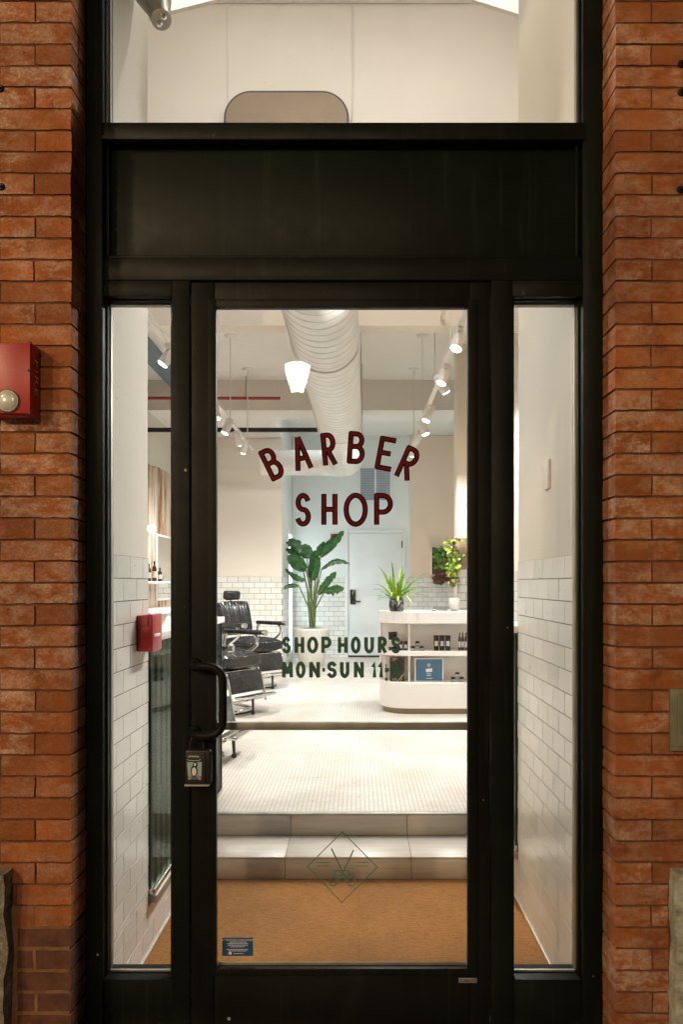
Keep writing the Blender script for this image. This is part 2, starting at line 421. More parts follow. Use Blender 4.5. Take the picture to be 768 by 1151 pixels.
# ------------------------------------------------------------------ brick piers
BY = 2.28; ROW = .0638; ZT = 2.880
XL = -.852; XR = .7625
def brick_pier(side, label):
    t = thing('brick_wall', label, 'wall', (side*1.9, 2.4, 0), 'brick piers either side of the shop entrance')
    c = XL if side < 0 else XR
    far = 2.4
    b = MB(); old = MB(); mo = MB(); omo = MB()
    k0 = -48; k1 = 46
    zlow = .455 if side < 0 else -1
    sx = (-1.012 if side < 0 else .918)
    for k in range(k0, k1):
        zt = ZT-ROW*k; zb = zt-ROW
        if zt < .01: continue
        isold = zt < zlow
        x = 0.0
        odd = k % 2
        first = True
        while x < far:
            w = .213 if odd else .108
            if not odd and x > .3 and random.random() < .0: w = .213
            w += random.uniform(-.002,.002)
            g = .0052 if isold else .0029
            d = random.uniform(-.0015,.0015)
            xa, xb = x+g, x+w-g
            x += w
            xs = sorted((c+side*xa, c+side*xb)) if not first else sorted((c+side*0, c+side*xb))
            first = False
            # clip round the granite block
            if zt < .57:
                if side < 0:
                    if xs[1] < sx: continue
                    xs[0] = max(xs[0], sx)
                else:
                    if xs[0] > sx: continue
                    xs[1] = min(xs[1], sx)
                if xs[1]-xs[0] < .012: continue
            tgt = old if isold else b
            gz = g*1.2
            tgt.brick(xs[0], xs[1], BY+d, BY+.13, zb+gz, zt-gz, random.uniform(.0012,.003), random.random())
    from mathutils import noise
    for m_ in (b, old):
        for i_, v_ in enumerate(m_.v):
            v_ = Vector(v_); n1 = noise.noise_vector(v_*7)*.0022+noise.noise_vector(v_*38)*.0019+noise.noise_vector(v_*95)*.0012
            m_.v[i_] = (v_.x+n1.x, v_.y+n1.y*.6, v_.z+n1.z)
    b.build('brickwork', M['brick'], t)
    if side < 0: old.build('sooty_brickwork', M['oldbrick'], t)
    lo, hi = sorted((c+side*.0055, c+side*far))
    mo.box(lo, hi, BY+.0038, 2.56, max(zlow, 0), 5.9)
    mo.build('mortar', M['mortar'], t)
    if side < 0: omo.box(lo, hi, BY+.0022, 2.56, 0, zlow-.001); omo.build('pale_mortar', M['oldmortar'], t)
    return t
brick_pier(-1, 'orange brick wall left of the black doorway, sooty at its foot')
brick_pier(1, 'orange brick wall right of the black doorway with grey white bloom')
def granite(x0, x1, label, mat='granite'):
    bm = bmesh.new(); bmesh.ops.create_cube(bm, size=1)
    bmesh.ops.subdivide_edges(bm, edges=bm.edges[:], cuts=14, use_grid_fill=True)
    from mathutils import noise
    for v in bm.verts:
        p = Vector((x0+(v.co.x+.5)*(x1-x0), 2.235+(v.co.y+.5)*.12, -.0+(v.co.z+.5)*.568))
        n = noise.noise_vector(p*9)*.018 + noise.noise_vector(p*30)*.008
        p += Vector((n.x*.5, n.y, n.z*.5)); v.co = p
    o = MB().bm(bm, None, False).build('granite_block', M[mat])
    return tag(o, label, 'stone', 'rough granite blocks at the foot of the brick')
granite(-2.9, -1.028, 'dark rough granite block at the foot of the left brick wall')
granite(.925, 2.9, 'pale greenish rough granite block at the foot of the right brick wall', 'palegranite')

# ------------------------------------------------------------------ storefront frame
def fx(x): return PX(x, DY)
def fz(y): return PZ(y, DY)
sf = thing('storefront_frame', 'black steel shopfront frame with transom and two sidelights around the glass door', 'shopfront', (fx(385),2.45,0))
def fbox(name, x0, x1, y0, y1, ya=DY, yb=2.50, mat='frame', bev=.002, parent=sf):
    z0, z1 = (y0 if isinstance(y0, tuple) else fz(y0)), (y1 if isinstance(y1, tuple) else fz(y1))
    z0 = z0[0] if isinstance(z0, tuple) else z0; z1 = z1[0] if isinstance(z1, tuple) else z1
    return MB().cbox(fx(x0), fx(x1), ya, yb, min(z0,z1), max(z0,z1), bev).build(name, M[mat], parent)
TOP = (3.95,)
fbox('jamb', 97.5, 115.5, TOP, (0,), DY-.004)
fbox('jamb', 655.5, 679.5, TOP, (0,), DY-.004)
MB().cbox(fx(97.5), fx(679.5), DY, 2.50, 3.95, 4.12, .002).build('head', M['frame'], sf)
o = MB(); o.cbox(fx(114.5), fx(656.5), DY-.016, 2.50, PZ(157,2.385), PZ(137.5,2.385), .003)
o.build('transom_rail', M['frame'], sf)
o = MB(); o.cbox(fx(115.6), fx(655.4), DY+.028, 2.49, fz(288), fz(157), .001); o.build('spandrel_panel', M['panel'], sf)
o = MB()
o.cbox(fx(118), fx(121.5), DY+.010, DY+.028, fz(286), fz(160), .002); o.cbox(fx(648.5), fx(652), DY+.010, DY+.028, fz(286), fz(160), .002)
o.cbox(fx(118), fx(652), DY+.004, DY+.028, fz(289.5), fz(286.3), .002); o.cbox(fx(118), fx(652), DY+.010, DY+.028, fz(160), fz(157), .002)
o.each('panel_bead', M['frame'], sf)
fbox('rail', 115.6, 655.4, 315, 290, DY-.001)
for e, nn, sg in ((115.5, 193, 1), (655.5, 577, -1)):
    a, b = sorted((e+.1*sg, nn))
    fbox('sidelight_head', a, b, 333, 315, DY)
    MB().cbox(fx(a), fx(b), DY+.010, 2.495, 0, PZ(1083.5,2.50)-.004, .002).build('kick_panel', M['frame'], sf)
    MB().cbox(fx(a), fx(b), DY, 2.50, PZ(1083.5,2.50)-.0035, PZ(1083.5,2.50), .0015).build('sidelight_sill', M['frame'], sf)
    bx = lambda u, v: (min(u,v), max(u,v))
    o = MB()
    o.cbox(*bx(fx(e), PX(e+7.5*sg,2.445)), DY+.025, DY+.045, PZ(1083,2.50), fz(333), .003)
    o.cbox(*bx(fx(nn), PX(nn-1.5*sg,2.425)), DY+.025, DY+.045, PZ(1083,2.50), fz(333), .003)
    o.cbox(*bx(PX(e+7.6*sg,2.445), PX(nn-1.6*sg,2.425)), DY+.025, DY+.045, PZ(340.5,2.445), fz(333), .003)
    o.each('glazing_bead', M['frame'], sf)
    o = MB()
    o.cbox(*bx(PX(e+12.3*sg,2.485), fx(nn)), DY+.047, DY+.062, PZ(345,2.462), fz(334), .002)
    o.cbox(*bx(fx(e), PX(e+12.2*sg,2.485)), DY+.058, DY+.085, PZ(1083,2.50), fz(334), .002)
    o.cbox(*bx(PX(e+12.3*sg,2.485), fx(nn)), DY+.047, DY+.056, PZ(1083,2.50), PZ(1083,2.50)+.006, .001)
    o.each('glazing_stop', M['alu'], sf)
    MB().box(*bx(fx(e), fx(nn)), DY+.0455, DY+.0465, PZ(1083,2.5), fz(333)).build('sidelight_glass', M['glass'], sf)
fbox('mullion', 193, 213, (0,), 315, DY)
fbox('mullion', 553, 577, (0,), 315, DY)
o = MB(); o.box(fx(116), fx(654), DY+.0455, DY+.0465, fz(139), 3.97); o.build('transom_glass', M['glass'], sf)
o = MB(); o.cbox(fx(115.5), PX(122,2.444), DY+.02, DY+.044, fz(141), 3.95, .002); o.cbox(PX(648.5,2.444), fx(655.5), DY+.02, DY+.044, fz(141), 3.95, .002)
o.each('glazing_bead', M['frame'], sf)
o = MB(); o.cbox(fx(115.5), PX(126,2.475), DY+.055, DY+.075, fz(141), 3.95, .002); o.cbox(PX(645.5,2.475), fx(655.5), DY+.055, DY+.075, fz(141), 3.95, .002)
o.each('glazing_stop', M['alu'], sf)
# stone lintel
tag(MB().cbox(XL-.2, XR+.2, 2.25, 2.56, 4.12, 5.9, .01).build('stone_lintel', M['granite']), 'stone lintel spanning over the transom of the doorway', 'lintel')

# ------------------------------------------------------------------ the door
dr = thing('glass_door', 'black framed glass shop door painted with barber shop lettering', 'door', (fx(383),2.45,0))
DF = DY-.003
def dbox(name, x0, x1, y0, y1, ya=DF, yb=2.455, bev=.003):
    return fbox(name, x0, x1, y0, y1, ya, yb, 'doorpaint', bev, dr)
YD = 2.455
MB().cbox(fx(215), PX(244.5,YD), DF, YD, 0, fz(317.5), .003).build('stile', M['doorpaint'], dr)
MB().cbox(PX(525,YD), fx(551), DF, YD, 0, fz(317.5), .003).build('stile', M['doorpaint'], dr)
MB().cbox(PX(244.5,YD)+.0005, PX(525,YD)-.0005, DF, YD, PZ(348.8,YD), fz(317.5), .003).build('rail', M['doorpaint'], dr)
MB().cbox(PX(244.5,YD)+.0005, PX(525,YD)-.0005, DF, YD, 0.002, PZ(1084,YD), .003).build('rail', M['doorpaint'], dr)
yk = DY+.018
o = MB()
o.cbox(fx(234), PX(244.3,yk), DF-.0045, yk, fz(1096), fz(337), .0015); o.cbox(PX(525,yk), fx(537), DF-.0045, yk, fz(1096), fz(337), .0015)
o.cbox(PX(244.3,yk)+.0003, PX(525,yk)-.0003, DF-.0045, yk, PZ(348.5,yk), fz(337), .0015); o.cbox(PX(244.3,yk)+.0003, PX(525,yk)-.0003, DF-.0045, yk, fz(1096), PZ(1084.5,yk), .0015)
o.each('glazing_bead', M['doorpaint'], dr)
gl = MB().box(PX(243,yk), PX(526,yk), DY+.020, DY+.026, PZ(1086,yk), PZ(347,yk)).build('door_glass', M['glass'], dr)
o = MB(); o.cbox(PX(245,yk), PX(524.5,yk), DY+.0185, DY+.0198, PZ(1085.5,yk), PZ(1081.3,yk), .0005); o.build('sill_strip', M['alu'], dr)
# push bar on the inside
o = MB(); o.cbox(PX(244,2.48), PX(526,2.48), 2.475, 2.492, PZ(820.5,2.48), PZ(811.5,2.48), .003)
pb = o.build('push_bar', M['alu'], dr)
o = MB()
for x in (239, 530): o.cbox(PX(x-5,2.48), PX(x+5,2.48), 2.455, 2.475, PZ(829,2.48), PZ(803,2.48), .002)
o.each('mounting_plate', M['darkiron'], pb)
# pull handle
hp = []
YH = DF-.065
top = P(222,747,DF); bot = P(222,830,DF)
def arc3(c, r, a0, a1, n=8):
    return [Vector((c[0]+r*math.cos(R(a0+(a1-a0)*i/n)), YH, c[2]+r*math.sin(R(a0+(a1-a0)*i/n)))) for i in range(n+1)]
zt_, zb_ = PZ(749,DF-.06), PZ(827,DF-.06)
xh = PX(250.5, YH); rr = .045
pts = [Vector((PX(219,DF), DF, zt_)), Vector((PX(220,DF), DF-.03, zt_)), Vector((PX(224,DF), YH+.008, zt_))]
pts += arc3((xh-rr, YH, zt_-rr), rr, 90, 0); pts += arc3((xh-rr, YH, zb_+rr), rr, 0, -90)
pts += [Vector((PX(224,DF), YH+.008, zb_)), Vector((PX(220,DF), DF-.03, zb_)), Vector((PX(219,DF), DF, zb_))]
o = MB().tube(pts, .0125, 16)
h = o.build('pull_handle', M['doorpaint'], dr)
o = MB()
for z in (zt_, zb_): o.lathe([(.021,0),(.021,.004),(.016,.010)], M=Matrix.Translation((PX(219,DF), DF, z)) @ Matrix.Rotation(PI/2,4,'X'), seg=24)
o.each('rose', M['doorpaint'], h)
o = MB().cbox(fx(515.5), fx(536), DF-.0075, DF-.0046, fz(1103), fz(1097.5), .0005); mp_ = o.build('maker_plate', M['alu'], dr)
o = MB(); text_geo('TUBELITE', .0125, lambda x,y: Vector((fx(525.8)+x, DF-.0078, fz(1100.2)+y)), o); o.build('lettering', M['textblack'], mp_)

# lettering -----------------------------------------------------------
def arc(cx, cy, rx, ry, a0, a1, n=14):
    return [(cx+rx*math.cos(R(a0+(a1-a0)*i/n)), cy+ry*math.sin(R(a0+(a1-a0)*i/n))) for i in range(n+1)]
G = {  # strokes in a unit box, y up
 'B': [[(0,0),(0,1)], [(0,1),(.45,1)]+arc(.45,.77,.45,.23,90,-90)+[(0,.54)], [(0,.54),(.5,.54)]+arc(.5,.27,.5,.27,90,-90)+[(0,0)]],
 'A': [[(0,0),(.46,1)],[(.54,1),(1,0)], [(.17,.33),(.83,.33)]],
 'R': [[(0,0),(0,1)], [(0,1),(.45,1)]+arc(.45,.74,.5,.26,90,-90)+[(0,.48)], [(.35,.48),(.95,0)]],
 'E': [[(0,0),(0,1)], [(0,1),(1,1)], [(0,.52),(.75,.52)], [(0,0),(1,0)]],
 'S': [arc(.5,.755,.46,.245,25,270,16)+arc(.5,.255,.5,.255,90,-155,16)[1:]],
 'H': [[(0,0),(0,1)], [(1,0),(1,1)], [(0,.5),(1,.5)]],
 'O': [arc(.5,.5,.5,.5,0,360,28)],
 'P': [[(0,0),(0,1)], [(0,1),(.45,1)]+arc(.45,.70,.55,.30,90,-90)+[(0,.40)]],
 'U': [[(0,1),(0,.42)]+arc(.5,.42,.5,.42,180,360)+[(1,.42),(1,1)]],
 'M': [[(0,0),(.06,1)],[(.06,1),(.5,.28)],[(.5,.28),(.94,1)],[(.94,1),(1,0)]],
 'N': [[(0,0),(0,1)],[(0,1),(1,0)],[(1,0),(1,1)]],
 '1': [[(0,.78),(.6,1),(.6,0)]],
 '-': [[(0,.5),(1,.5)]],
 '8': [arc(.5,.76,.42,.24,-90,270,20), arc(.5,.26,.5,.26,90,450,20)],
}
EPS = [0]
def stroke(mb, pts, w, y, close=False, wob=0):
    pts = [Vector(p) for p in pts]
    if len(pts) > 2 and (pts[0]-pts[-1]).length < 1e-6: close = True; pts = pts[:-1]
    # denser path with mitred offsets
    n = len(pts); L = []; Rr = []
    for i in range(n):
        a = pts[(i-1) % n] if (i > 0 or close) else pts[i]
        b = pts[(i+1) % n] if (i < n-1 or close) else pts[i]
        d1 = (pts[i]-a); d2 = (b-pts[i])
        d1 = d1.normalized() if d1.length > 1e-9 else d2.normalized()
        d2 = d2.normalized() if d2.length > 1e-9 else d1
        t = (d1+d2); t = t.normalized() if t.length > 1e-6 else d1
        nn = Vector((-t.y, t.x)); c = max(.82, nn.dot(Vector((-d1.y, d1.x))))
        p = pts[i].copy()
        if not close and i == 0: p -= d2*w*.32
        if not close and i == n-1: p += d1*w*.32
        k = w/2/c*(1+random.uniform(-wob,wob))
        L.append(p+nn*k); Rr.append(p-nn*k)
    EPS[0] = (EPS[0]+1) % 5
    yy = y-EPS[0]*.00012
    vs = [Vector((p.x, yy, p.y)) for p in L]+[Vector((p.x, yy, p.y)) for p in Rr]
    m = n if close else n-1
    mb.add(vs, [(i, (i+1) % n, n+(i+1) % n, n+i) for i in range(m)])
def glyph(mb, ch, x0, y0, x1, y1, w, yplane, rot=0, wob=0, org=None):
    # x0..x1,y0(top)..y1(bottom) in photo px of the letter's box incl. stroke, unrotated; rot CCW degrees about org
    W = x1-x0-w; H = y1-y0-w
    cx, cy = org if org else ((x0+x1)/2, (y0+y1)/2)
    ca, sa = math.cos(R(rot)), math.sin(R(rot))
    for st in G[ch]:
        q = []
        for (u, v) in st:
            px = x0+w/2+u*W; py = y1-w/2-v*H
            dx, dy = px-cx, py-cy
            rx = dx*ca + dy*sa; ry = -dx*sa + dy*ca     # y down
            q.append((PX(cx+rx, yplane), PZ(cy+ry, yplane)))
        stroke(mb, q, w*yplane/F, yplane, wob=wob)
LY = DY+.0192
red = MB(); blk = MB()
big = [('B',306,521,18.5,38,26), ('A',338.5,509.5,20.5,39.5,12.5), ('R',370,505,17,38,5.5), ('B',400.8,503.3,20,37,-4), ('E',434,510,20,38.5,-10.5), ('R',459.2,521,19,39,-24),
       ('S',340.7,573,18,38,0), ('H',370.4,572.5,18.5,37,0), ('O',400,573,27.5,38.5,0), ('P',431.3,572.5,21.5,37,0)]
for (ch, cx, cy, w, h, rot) in big:
    glyph(blk, ch, cx-w/2, cy-h/2, cx+w/2, cy+h/2, 6.0, LY, rot)
    glyph(red, ch, cx-w/2+1.25, cy-h/2+1.25, cx+w/2-1.25, cy+h/2-1.25, 3.2, LY-.0010, rot)
blk.build('letter_outline', M['textblack'], gl); red.build('shop_name_lettering', M['textred'], gl)
grn = MB()
def row(chars, y0, y1):
    for ch, a, b in chars: glyph(grn, ch, 310+a/5.12, y0, 310+b/5.12, y1, 4.1, LY, 0, .06)
row([('S',35,88),('H',108,165),('O',180,245),('P',262,322),('H',357,415),('O',432,490),('U',510,567),('R',588,642),('S',665,718)], 715.5, 734.6)
row([('M',35,100),('O',115,172),('N',193,255),('-',264,288),('S',295,352),('U',370,425),('N',450,508),('1',552,584),('1',590,622),('-',632,657),('8',661,713)], 743.5, 762.2)
grn.build('opening_hours_lettering', M['textgreen'], gl)
em = MB()
def q(*pts): return [(PX(340+a/7.68, LY), PZ(920+b/7.68, LY)) for a, b in pts]
px = LY/F
stroke(em, q((345,115),(648,420),(340,725),(45,412),(345,115)), 1.2*px, LY)
stroke(em, q((252,262),(300,360),(375,520)), 1.5*px, LY); stroke(em, q((441,275),(400,365),(330,500)), 1.5*px, LY)
for (cx,cy,rx,ry) in ((308,474,32,26),(378,474,28,26)): stroke(em, [q((a,b))[0] for a,b in arc(cx,cy,rx,ry,0,360,20)], 1.3*px, LY)
for (cx,cy,rx,ry,tl) in ((274,535,42,46,25),(418,538,42,46,-25)):
    stroke(em, [q((cx+(a*math.cos(R(tl))-b*math.sin(R(tl))), cy+a*math.sin(R(tl))+b*math.cos(R(tl))))[0] for a,b in arc(0,0,rx*.85,ry,0,360,22)], 1.5*px, LY)
for (a,b) in ((130,235),(468,572)):
    for yy in (380,410): stroke(em, q((a,yy),(b,yy)), .8*px, LY)
em.build('scissors_emblem', M['texttin'], gl)
st = MB().box(fx(248.5), fx(283.5), DY+.0188, DY+.0197, fz(1077.8), fz(1057)).build('notice_sticker', M['blue'], gl)
o = MB()
def sx(x, y, cx=266, cy=1067): return Vector((fx(cx)+x, DY+.0184, fz(cy)+y))
text_geo('ATTENTION CONSUMERS', .0085, lambda x,y: sx(x,y,266,1059.8), o)
for k_, (w_, yy) in enumerate(((.050,1062),(.064,1063.8),(.060,1065.6),(.044,1067.4),(.068,1070.4),(.058,1072),(.036,1075))):
    rg = random.Random(k_); u = -w_/2+(.006 if k_ == 6 else 0)
    while u < w_/2:
        l_ = rg.uniform(.003,.009); o.add([sx(u,-.0010,266,yy), sx(u+l_,-.0010,266,yy), sx(u+l_,.0010,266,yy), sx(u,.0010,266,yy)], [(0,1,2,3)]); u += l_+.0014
o.add([sx(.005*math.cos(a*PI/8),.005*math.sin(a*PI/8),257.5,1074.6) for a in range(16)], [list(range(16))])
o2 = o.build('sticker_text', M['whitetext'], dr)
o2.name = 'sticker_text'

# key lock box hanging at the handle
lb = thing('key_lock_box', 'black push button key box with a pale blue picture label below the door handle', 'lock box', P(221,883,DF-.02))
a0, a1 = DF-.040, DF-.004
o = MB().cbox(PX(207.5,a0), PX(237,a0), a0, a1, PZ(882,a0), PZ(843,a0), .006); o.build('case', M['darkiron'], lb)
o = MB().cbox(PX(209,a0), PX(231,a0), a0-.004, a0+.002, PZ(881,a0), PZ(845,a0), .002); ff = o.build('front_cover', M['rubber'], lb)
yb = a0-.0045
def kq(x,y): return Vector((PX(200+x/17.07,yb), yb, PZ(835+y/17.07,yb)))
o = MB(); o.add([kq(168,365), kq(460,365), kq(450,705), kq(190,705)], [(0,1,2,3)]); o.build('picture_label', M['bluebox'], lb)
o = MB()
def blob(mb, cx, cy, rx, ry, d, tl=0, n=18):
    mb.add([kq(cx+rx*math.cos(2*PI*i/n)*math.cos(tl)-ry*math.sin(2*PI*i/n)*math.sin(tl), cy+rx*math.cos(2*PI*i/n)*math.sin(tl)+ry*math.sin(2*PI*i/n)*math.cos(tl))+Vector((0,-d,0)) for i in range(n)], [list(range(n))])
M['palecyan'] = simple('pale cyan ink', (.30,.48,.48), .5); M['skin'] = simple('pink ink', (.45,.22,.16), .5)
o.add([kq(172,369)+Vector((0,-.0002,0)), kq(456,369)+Vector((0,-.0002,0)), kq(446,640)+Vector((0,-.0002,0)), kq(194,640)+Vector((0,-.0002,0))], [(0,1,2,3)])
o.build('picture_background', M['palecyan'], lb)
o = MB(); blob(o, 310,540,66,110,.0004); blob(o, 330,420,48,58,.0004); o.build('picture_drawing', M['darkiron'], lb)
o = MB(); blob(o, 308,550,44,80,.0006); blob(o,325,415,22,30,.0006)
yq = yb-.0006
stroke(o, [(kq(x_,y_).x, kq(x_,y_).z) for x_,y_ in ((205,275),(212,240),(225,272),(238,240),(246,275),(262,245),(275,272),(290,248),(305,275),(322,245),(338,272),(352,248),(366,276),(384,250),(402,278))], .0016, yq)
stroke(o, [(kq(x_,y_).x, kq(x_,y_).z) for x_,y_ in ((180,318),(205,335),(300,340),(400,335),(436,315))], .0010, yq)
o.build('white_print', M['whitetext'], lb)
o = MB(); blob(o, 235,655,28,62,.0005,.5); blob(o,400,660,28,62,.0005,-.5); o.build('printed_fingers', M['skin'], lb)
o = MB().cbox(PX(207.5,a0), PX(235,a0), a0-.006, a1, PZ(883.6,a0), PZ(881.5,a0), .001); o.build('base_lip', M['alu'], lb)
o = MB().tube([P(214,843,DF-.018), P(214,834,DF-.018), P(216,829,DF-.018), P(224,829,DF-.018), P(229,834,DF-.018), P(229,843,DF-.018)], .0045, 8); o.build('shackle', M['darkiron'], lb)

# ------------------------------------------------------------------ things on the brick
# horn strobe
d = BY
hs = thing('alarm_horn_strobe', 'red fire alarm sounder with round strobe lens on the left brick wall', 'fire alarm', P(20,475,d))
xa, xb = PX(-12,d-.05), PX(37,d-.05)
f0 = d-.060
z0, z1 = PZ(466,f0), PZ(385,f0)
MB().cbox(xa, xb, f0, d, z0, z1, .004).build('housing', M['red'], hs)
fr_ = MB().cbox(xa+.002, xb-.002, -.003, .003, 0, z1-z0-.004, .002)
fo = fr_.build('front_plate', M['redgrille'], hs); fo.matrix_parent_inverse = Matrix.Identity(4)
fo.location = Vector((0, f0-.0025, z0+.002))-hs.location
o = MB()
for (x,y) in ((36.5,384.6),(34.7,418.5),(35.2,466)):
    o.lathe([(.0042,0),(.0042,.0025)], M=Matrix.Translation((PX(x-1.5,f0), f0-.005, PZ(y+ (1.5 if y<400 else -1.5),f0))) @ Matrix.Rotation(PI/2,4,'X'), seg=12)
o.each('screw', M['rubber'], hs)
lc = Vector((PX(9.7,f0), f0-.004, PZ(451.5,f0)))
MB().lathe([(.034,0),(.034,.006),(.030,.008)], M=Matrix.Translation(lc) @ Matrix.Rotation(PI/2,4,'X')).build('lens_ring', M['alu'], hs)
MB().lathe([(.030,0),(.030,.006),(.027,.010),(.017,.012),(.006,.013),(.001,.0131)], M=Matrix.Translation(lc) @ Matrix.Rotation(PI/2,4,'X')).build('strobe_lens', M['lensglass'], hs)
o = MB(); sxp = xb+.0006
text_geo('FIRE', .046, lambda x,y: Vector((sxp, d-.031+y*.75, (z0+z1)/2+.01 - x*1.15)), o, 1.15)
o.build('side_lettering', M['whitetext'], hs)
o = MB()
zb0 = PZ(466,f0)-.0006
for k_ in range(7):
    u = PX(4,f0)+k_*.0085; o.add([Vector((u,d-.040,zb0)),Vector((u+.0022,d-.040,zb0)),Vector((u+.0072,d-.022,zb0)),Vector((u+.005,d-.022,zb0))], [(0,1,2,3)])
o.build('underside_marks', M['whitetext'], hs)
# steel cover at right
d = BY
sp = thing('steel_cover_plate', 'olive grey steel electrical cover on the right brick wall', 'cover plate', P(770,845,d))
x0, x1 = PX(752,d), PX(798,d); z0, z1 = PZ(843,d), PZ(774,d)
MB().cbox(x0, x1, d-.016, d, z0, z1, .002).build('plate', M['steelplate'], sp)
MB().cbox(x0+.020, x1-.018, d-.021, d-.015, z0+.014, z1-.014, .018, seg=4).build('flap', M['steelplate'], sp)
o = MB()
for i in range(26): o.lathe([(.0011,0),(.0011,.0012)], M=Matrix.Translation((x0+.0205, d-.0165, z0+.030+i*.0049)) @ Matrix.Rotation(PI/2,4,'X'), seg=8)
o.build('beaded_hinge', M['alu'], sp)
# anchors
for n_, (x, y, lab) in enumerate(((1,101,'small black iron anchor highest on the left brick wall, close above another'), (2,211,'small black iron anchor in the left brick wall level with the spandrel panel'),
      (766,73,'small black iron anchor at the very top of the right brick wall'), (766,105,'small black iron anchor second from top in the right brick wall'), (764.5,214,'small black iron anchor in the right brick wall level with the spandrel panel'))):
    an = thing('wall_anchor', lab, 'anchor', P(x,y,BY), 'iron anchors left in the brick')
    Mx = Matrix.Translation(P(x,y,BY+.004)) @ Matrix.Rotation(PI/2,4,'X')
    MB().lathe([(.011,0),(.011,.007),(.008,.010)], M=Mx, seg=14).build('washer', M['darkiron'], an)
    MB().lathe([(.005,.009),(.005,.018)], M=Mx, seg=6).build('bolt', M['darkiron'], an)

# ------------------------------------------------------------------ shop shell
FL2 = CZ-1.189; STEP = CZ-1.304
Y1, Y2 = 3.674, 3.986; YB = 12.45; YLW = 10.8
LX, RX = -.80, .708
struct('coir_mat', MB().box(LX-.02, RX+.02, 2.50, Y1-.001, -.03, 0), M['coir'])
tag(MB().cbox(fx(97.5), fx(679.5), 2.36, 2.50, -.012, .012, .004).build('door_threshold', M['alu']), 'flat metal threshold under the shop door', 'threshold')
# steps
stp = thing('entrance_steps', 'two low stone tiled steps behind the brown mat', 'steps', (0,Y1,0))
J = [PX(x, Y1) for x in (178.5, 320.4, 462.6, 604.8)]
edges = [LX]+[j for j in J if LX < j < RX]+[RX]
def run(name, ya, yb, za, zb):
    o = MB()
    for i in range(len(edges)-1):
        o.cbox(edges[i]+(.0015 if i else 0), edges[i+1]-.0015, ya, yb, za, zb, .0015, rnd=random.random(), seg=1)
    return o.build(name, M['stonetile'], stp)
run('riser', Y1, Y1+.012, .0, STEP-.011)
run('tread', Y1-.004, Y2, STEP-.010, STEP)
run('riser', Y2, Y2+.012, STEP+.001, FL2-.011)
MB().box(LX, RX, Y1+.013, Y2+.2, 0, STEP-.011).build('step_core', M['grout'], stp)
MB().box(LX, RX, Y1+.0125, Y2+.01, STEP-.0105, STEP-.002).build('grout_joint', M['grout'], stp)
MB().cbox(LX, RX, Y2-.006, Y2+.03, FL2-.010, FL2+.001, .002).build('edge_trim', M['alu'], stp)
# raised floor
fl = MB(); fl.box(-2.55, 1.9, Y2+.03, YB+.1, FL2-.1, FL2)
fl.box(-2.55, LX-.06, 2.56, Y2+.03, FL2-.1, FL2); fl.box(RX+.06, 1.9, 2.56, Y2+.03, FL2-.1, FL2)
struct('mosaic_floor', fl, M['mosaic'])

TP = .078; TT = 1.506
def tiles(mb, umin, umax, zmin, ztop, off, f, tw=.154, depth=.008, g=.0016):
    # f(u, w, z) -> point ; w = distance out of the wall
    nrow = int(math.ceil((ztop-zmin)/TP))
    for r in range(nrow):
        z1 = ztop-r*TP-g; z0 = max(ztop-(r+1)*TP+g, zmin)
        if z1-z0 < .008: continue
        o0 = off+(tw/2 if r % 2 else 0)
        k = math.floor((umin-o0)/tw)
        u = o0+k*tw
        while u < umax:
            a = max(u+g, umin); b = min(u+tw-g, umax)
            u += tw
            if b-a < .006: continue
            tl = random.uniform(-.0003,.0003); tl2 = random.uniform(-.0003,.0003)
            c = .0005
            vs = [f(a,0,z0),f(b,0,z0),f(b,0,z1),f(a,0,z1),
                  f(a,depth-c,z0),f(b,depth-c,z0),f(b,depth-c,z1),f(a,depth-c,z1),
                  f(a+c,depth+tl,z0+c),f(b-c,depth+tl2,z0+c),f(b-c,depth-tl,z1-c),f(a+c,depth-tl2,z1-c)]
            fs = [(8,9,10,11)]+[(i,(i+1)%4,4+(i+1)%4,4+i) for i in range(4)]+[(4+i,4+(i+1)%4,8+(i+1)%4,8+i) for i in range(4)]
            mb.add(vs, fs, False, random.random())
def wall(name, label, box, mat='plaster'):
    t = thing(name, label, 'wall', ((box[0]+box[1])/2, (box[2]+box[3])/2, box[4]))
    MB().box(*box).build('plaster', M[mat], t); return t
def tiled(t, **kw):
    mb = MB(); tiles(mb, g=.0025, **kw); mb.build('wall_tiles', M['tile'], t)
def backing(t, box): MB().box(*box).build('grout', M['grout'], t)
# left vestibule wall
wl = wall('vestibule_wall', 'cream and white tiled entry wall left of the mat with a red pull station', (LX-.12, LX-.004, 2.50, 2.931, TT, 5.7))
backing(wl, (LX-.119, LX-.0015, 2.50, 2.930, 0, TT-.001))
backing(wl, (LX-.119, LX-.0015, 2.9305, Y2, 0, .190))
mb = MB(); fL = lambda u,w,z: Vector((LX-.008+w, u, z))
tiles(mb, 2.50, 2.931, .235, TT, 2.619-.077, fL)
tiles(mb, 2.50, 3.67, .0, TT-16*TP-.0, 2.619-.077, fL) if False else None
tiles(mb, 2.50, Y2, .012, TT-17*TP, 2.619, fL)
mb.build('wall_tiles', M['tile'], wl)
mb = MB(); tiles(mb, 2.50, 2.931, TT-17*TP, .2349, 2.619, fL); mb.build('wall_tiles', M['tile'], wl)
MB().cbox(LX-.006, LX+.004, 2.50, Y1, 0, .011, .001).build('skirting', M['potwhite'], wl)
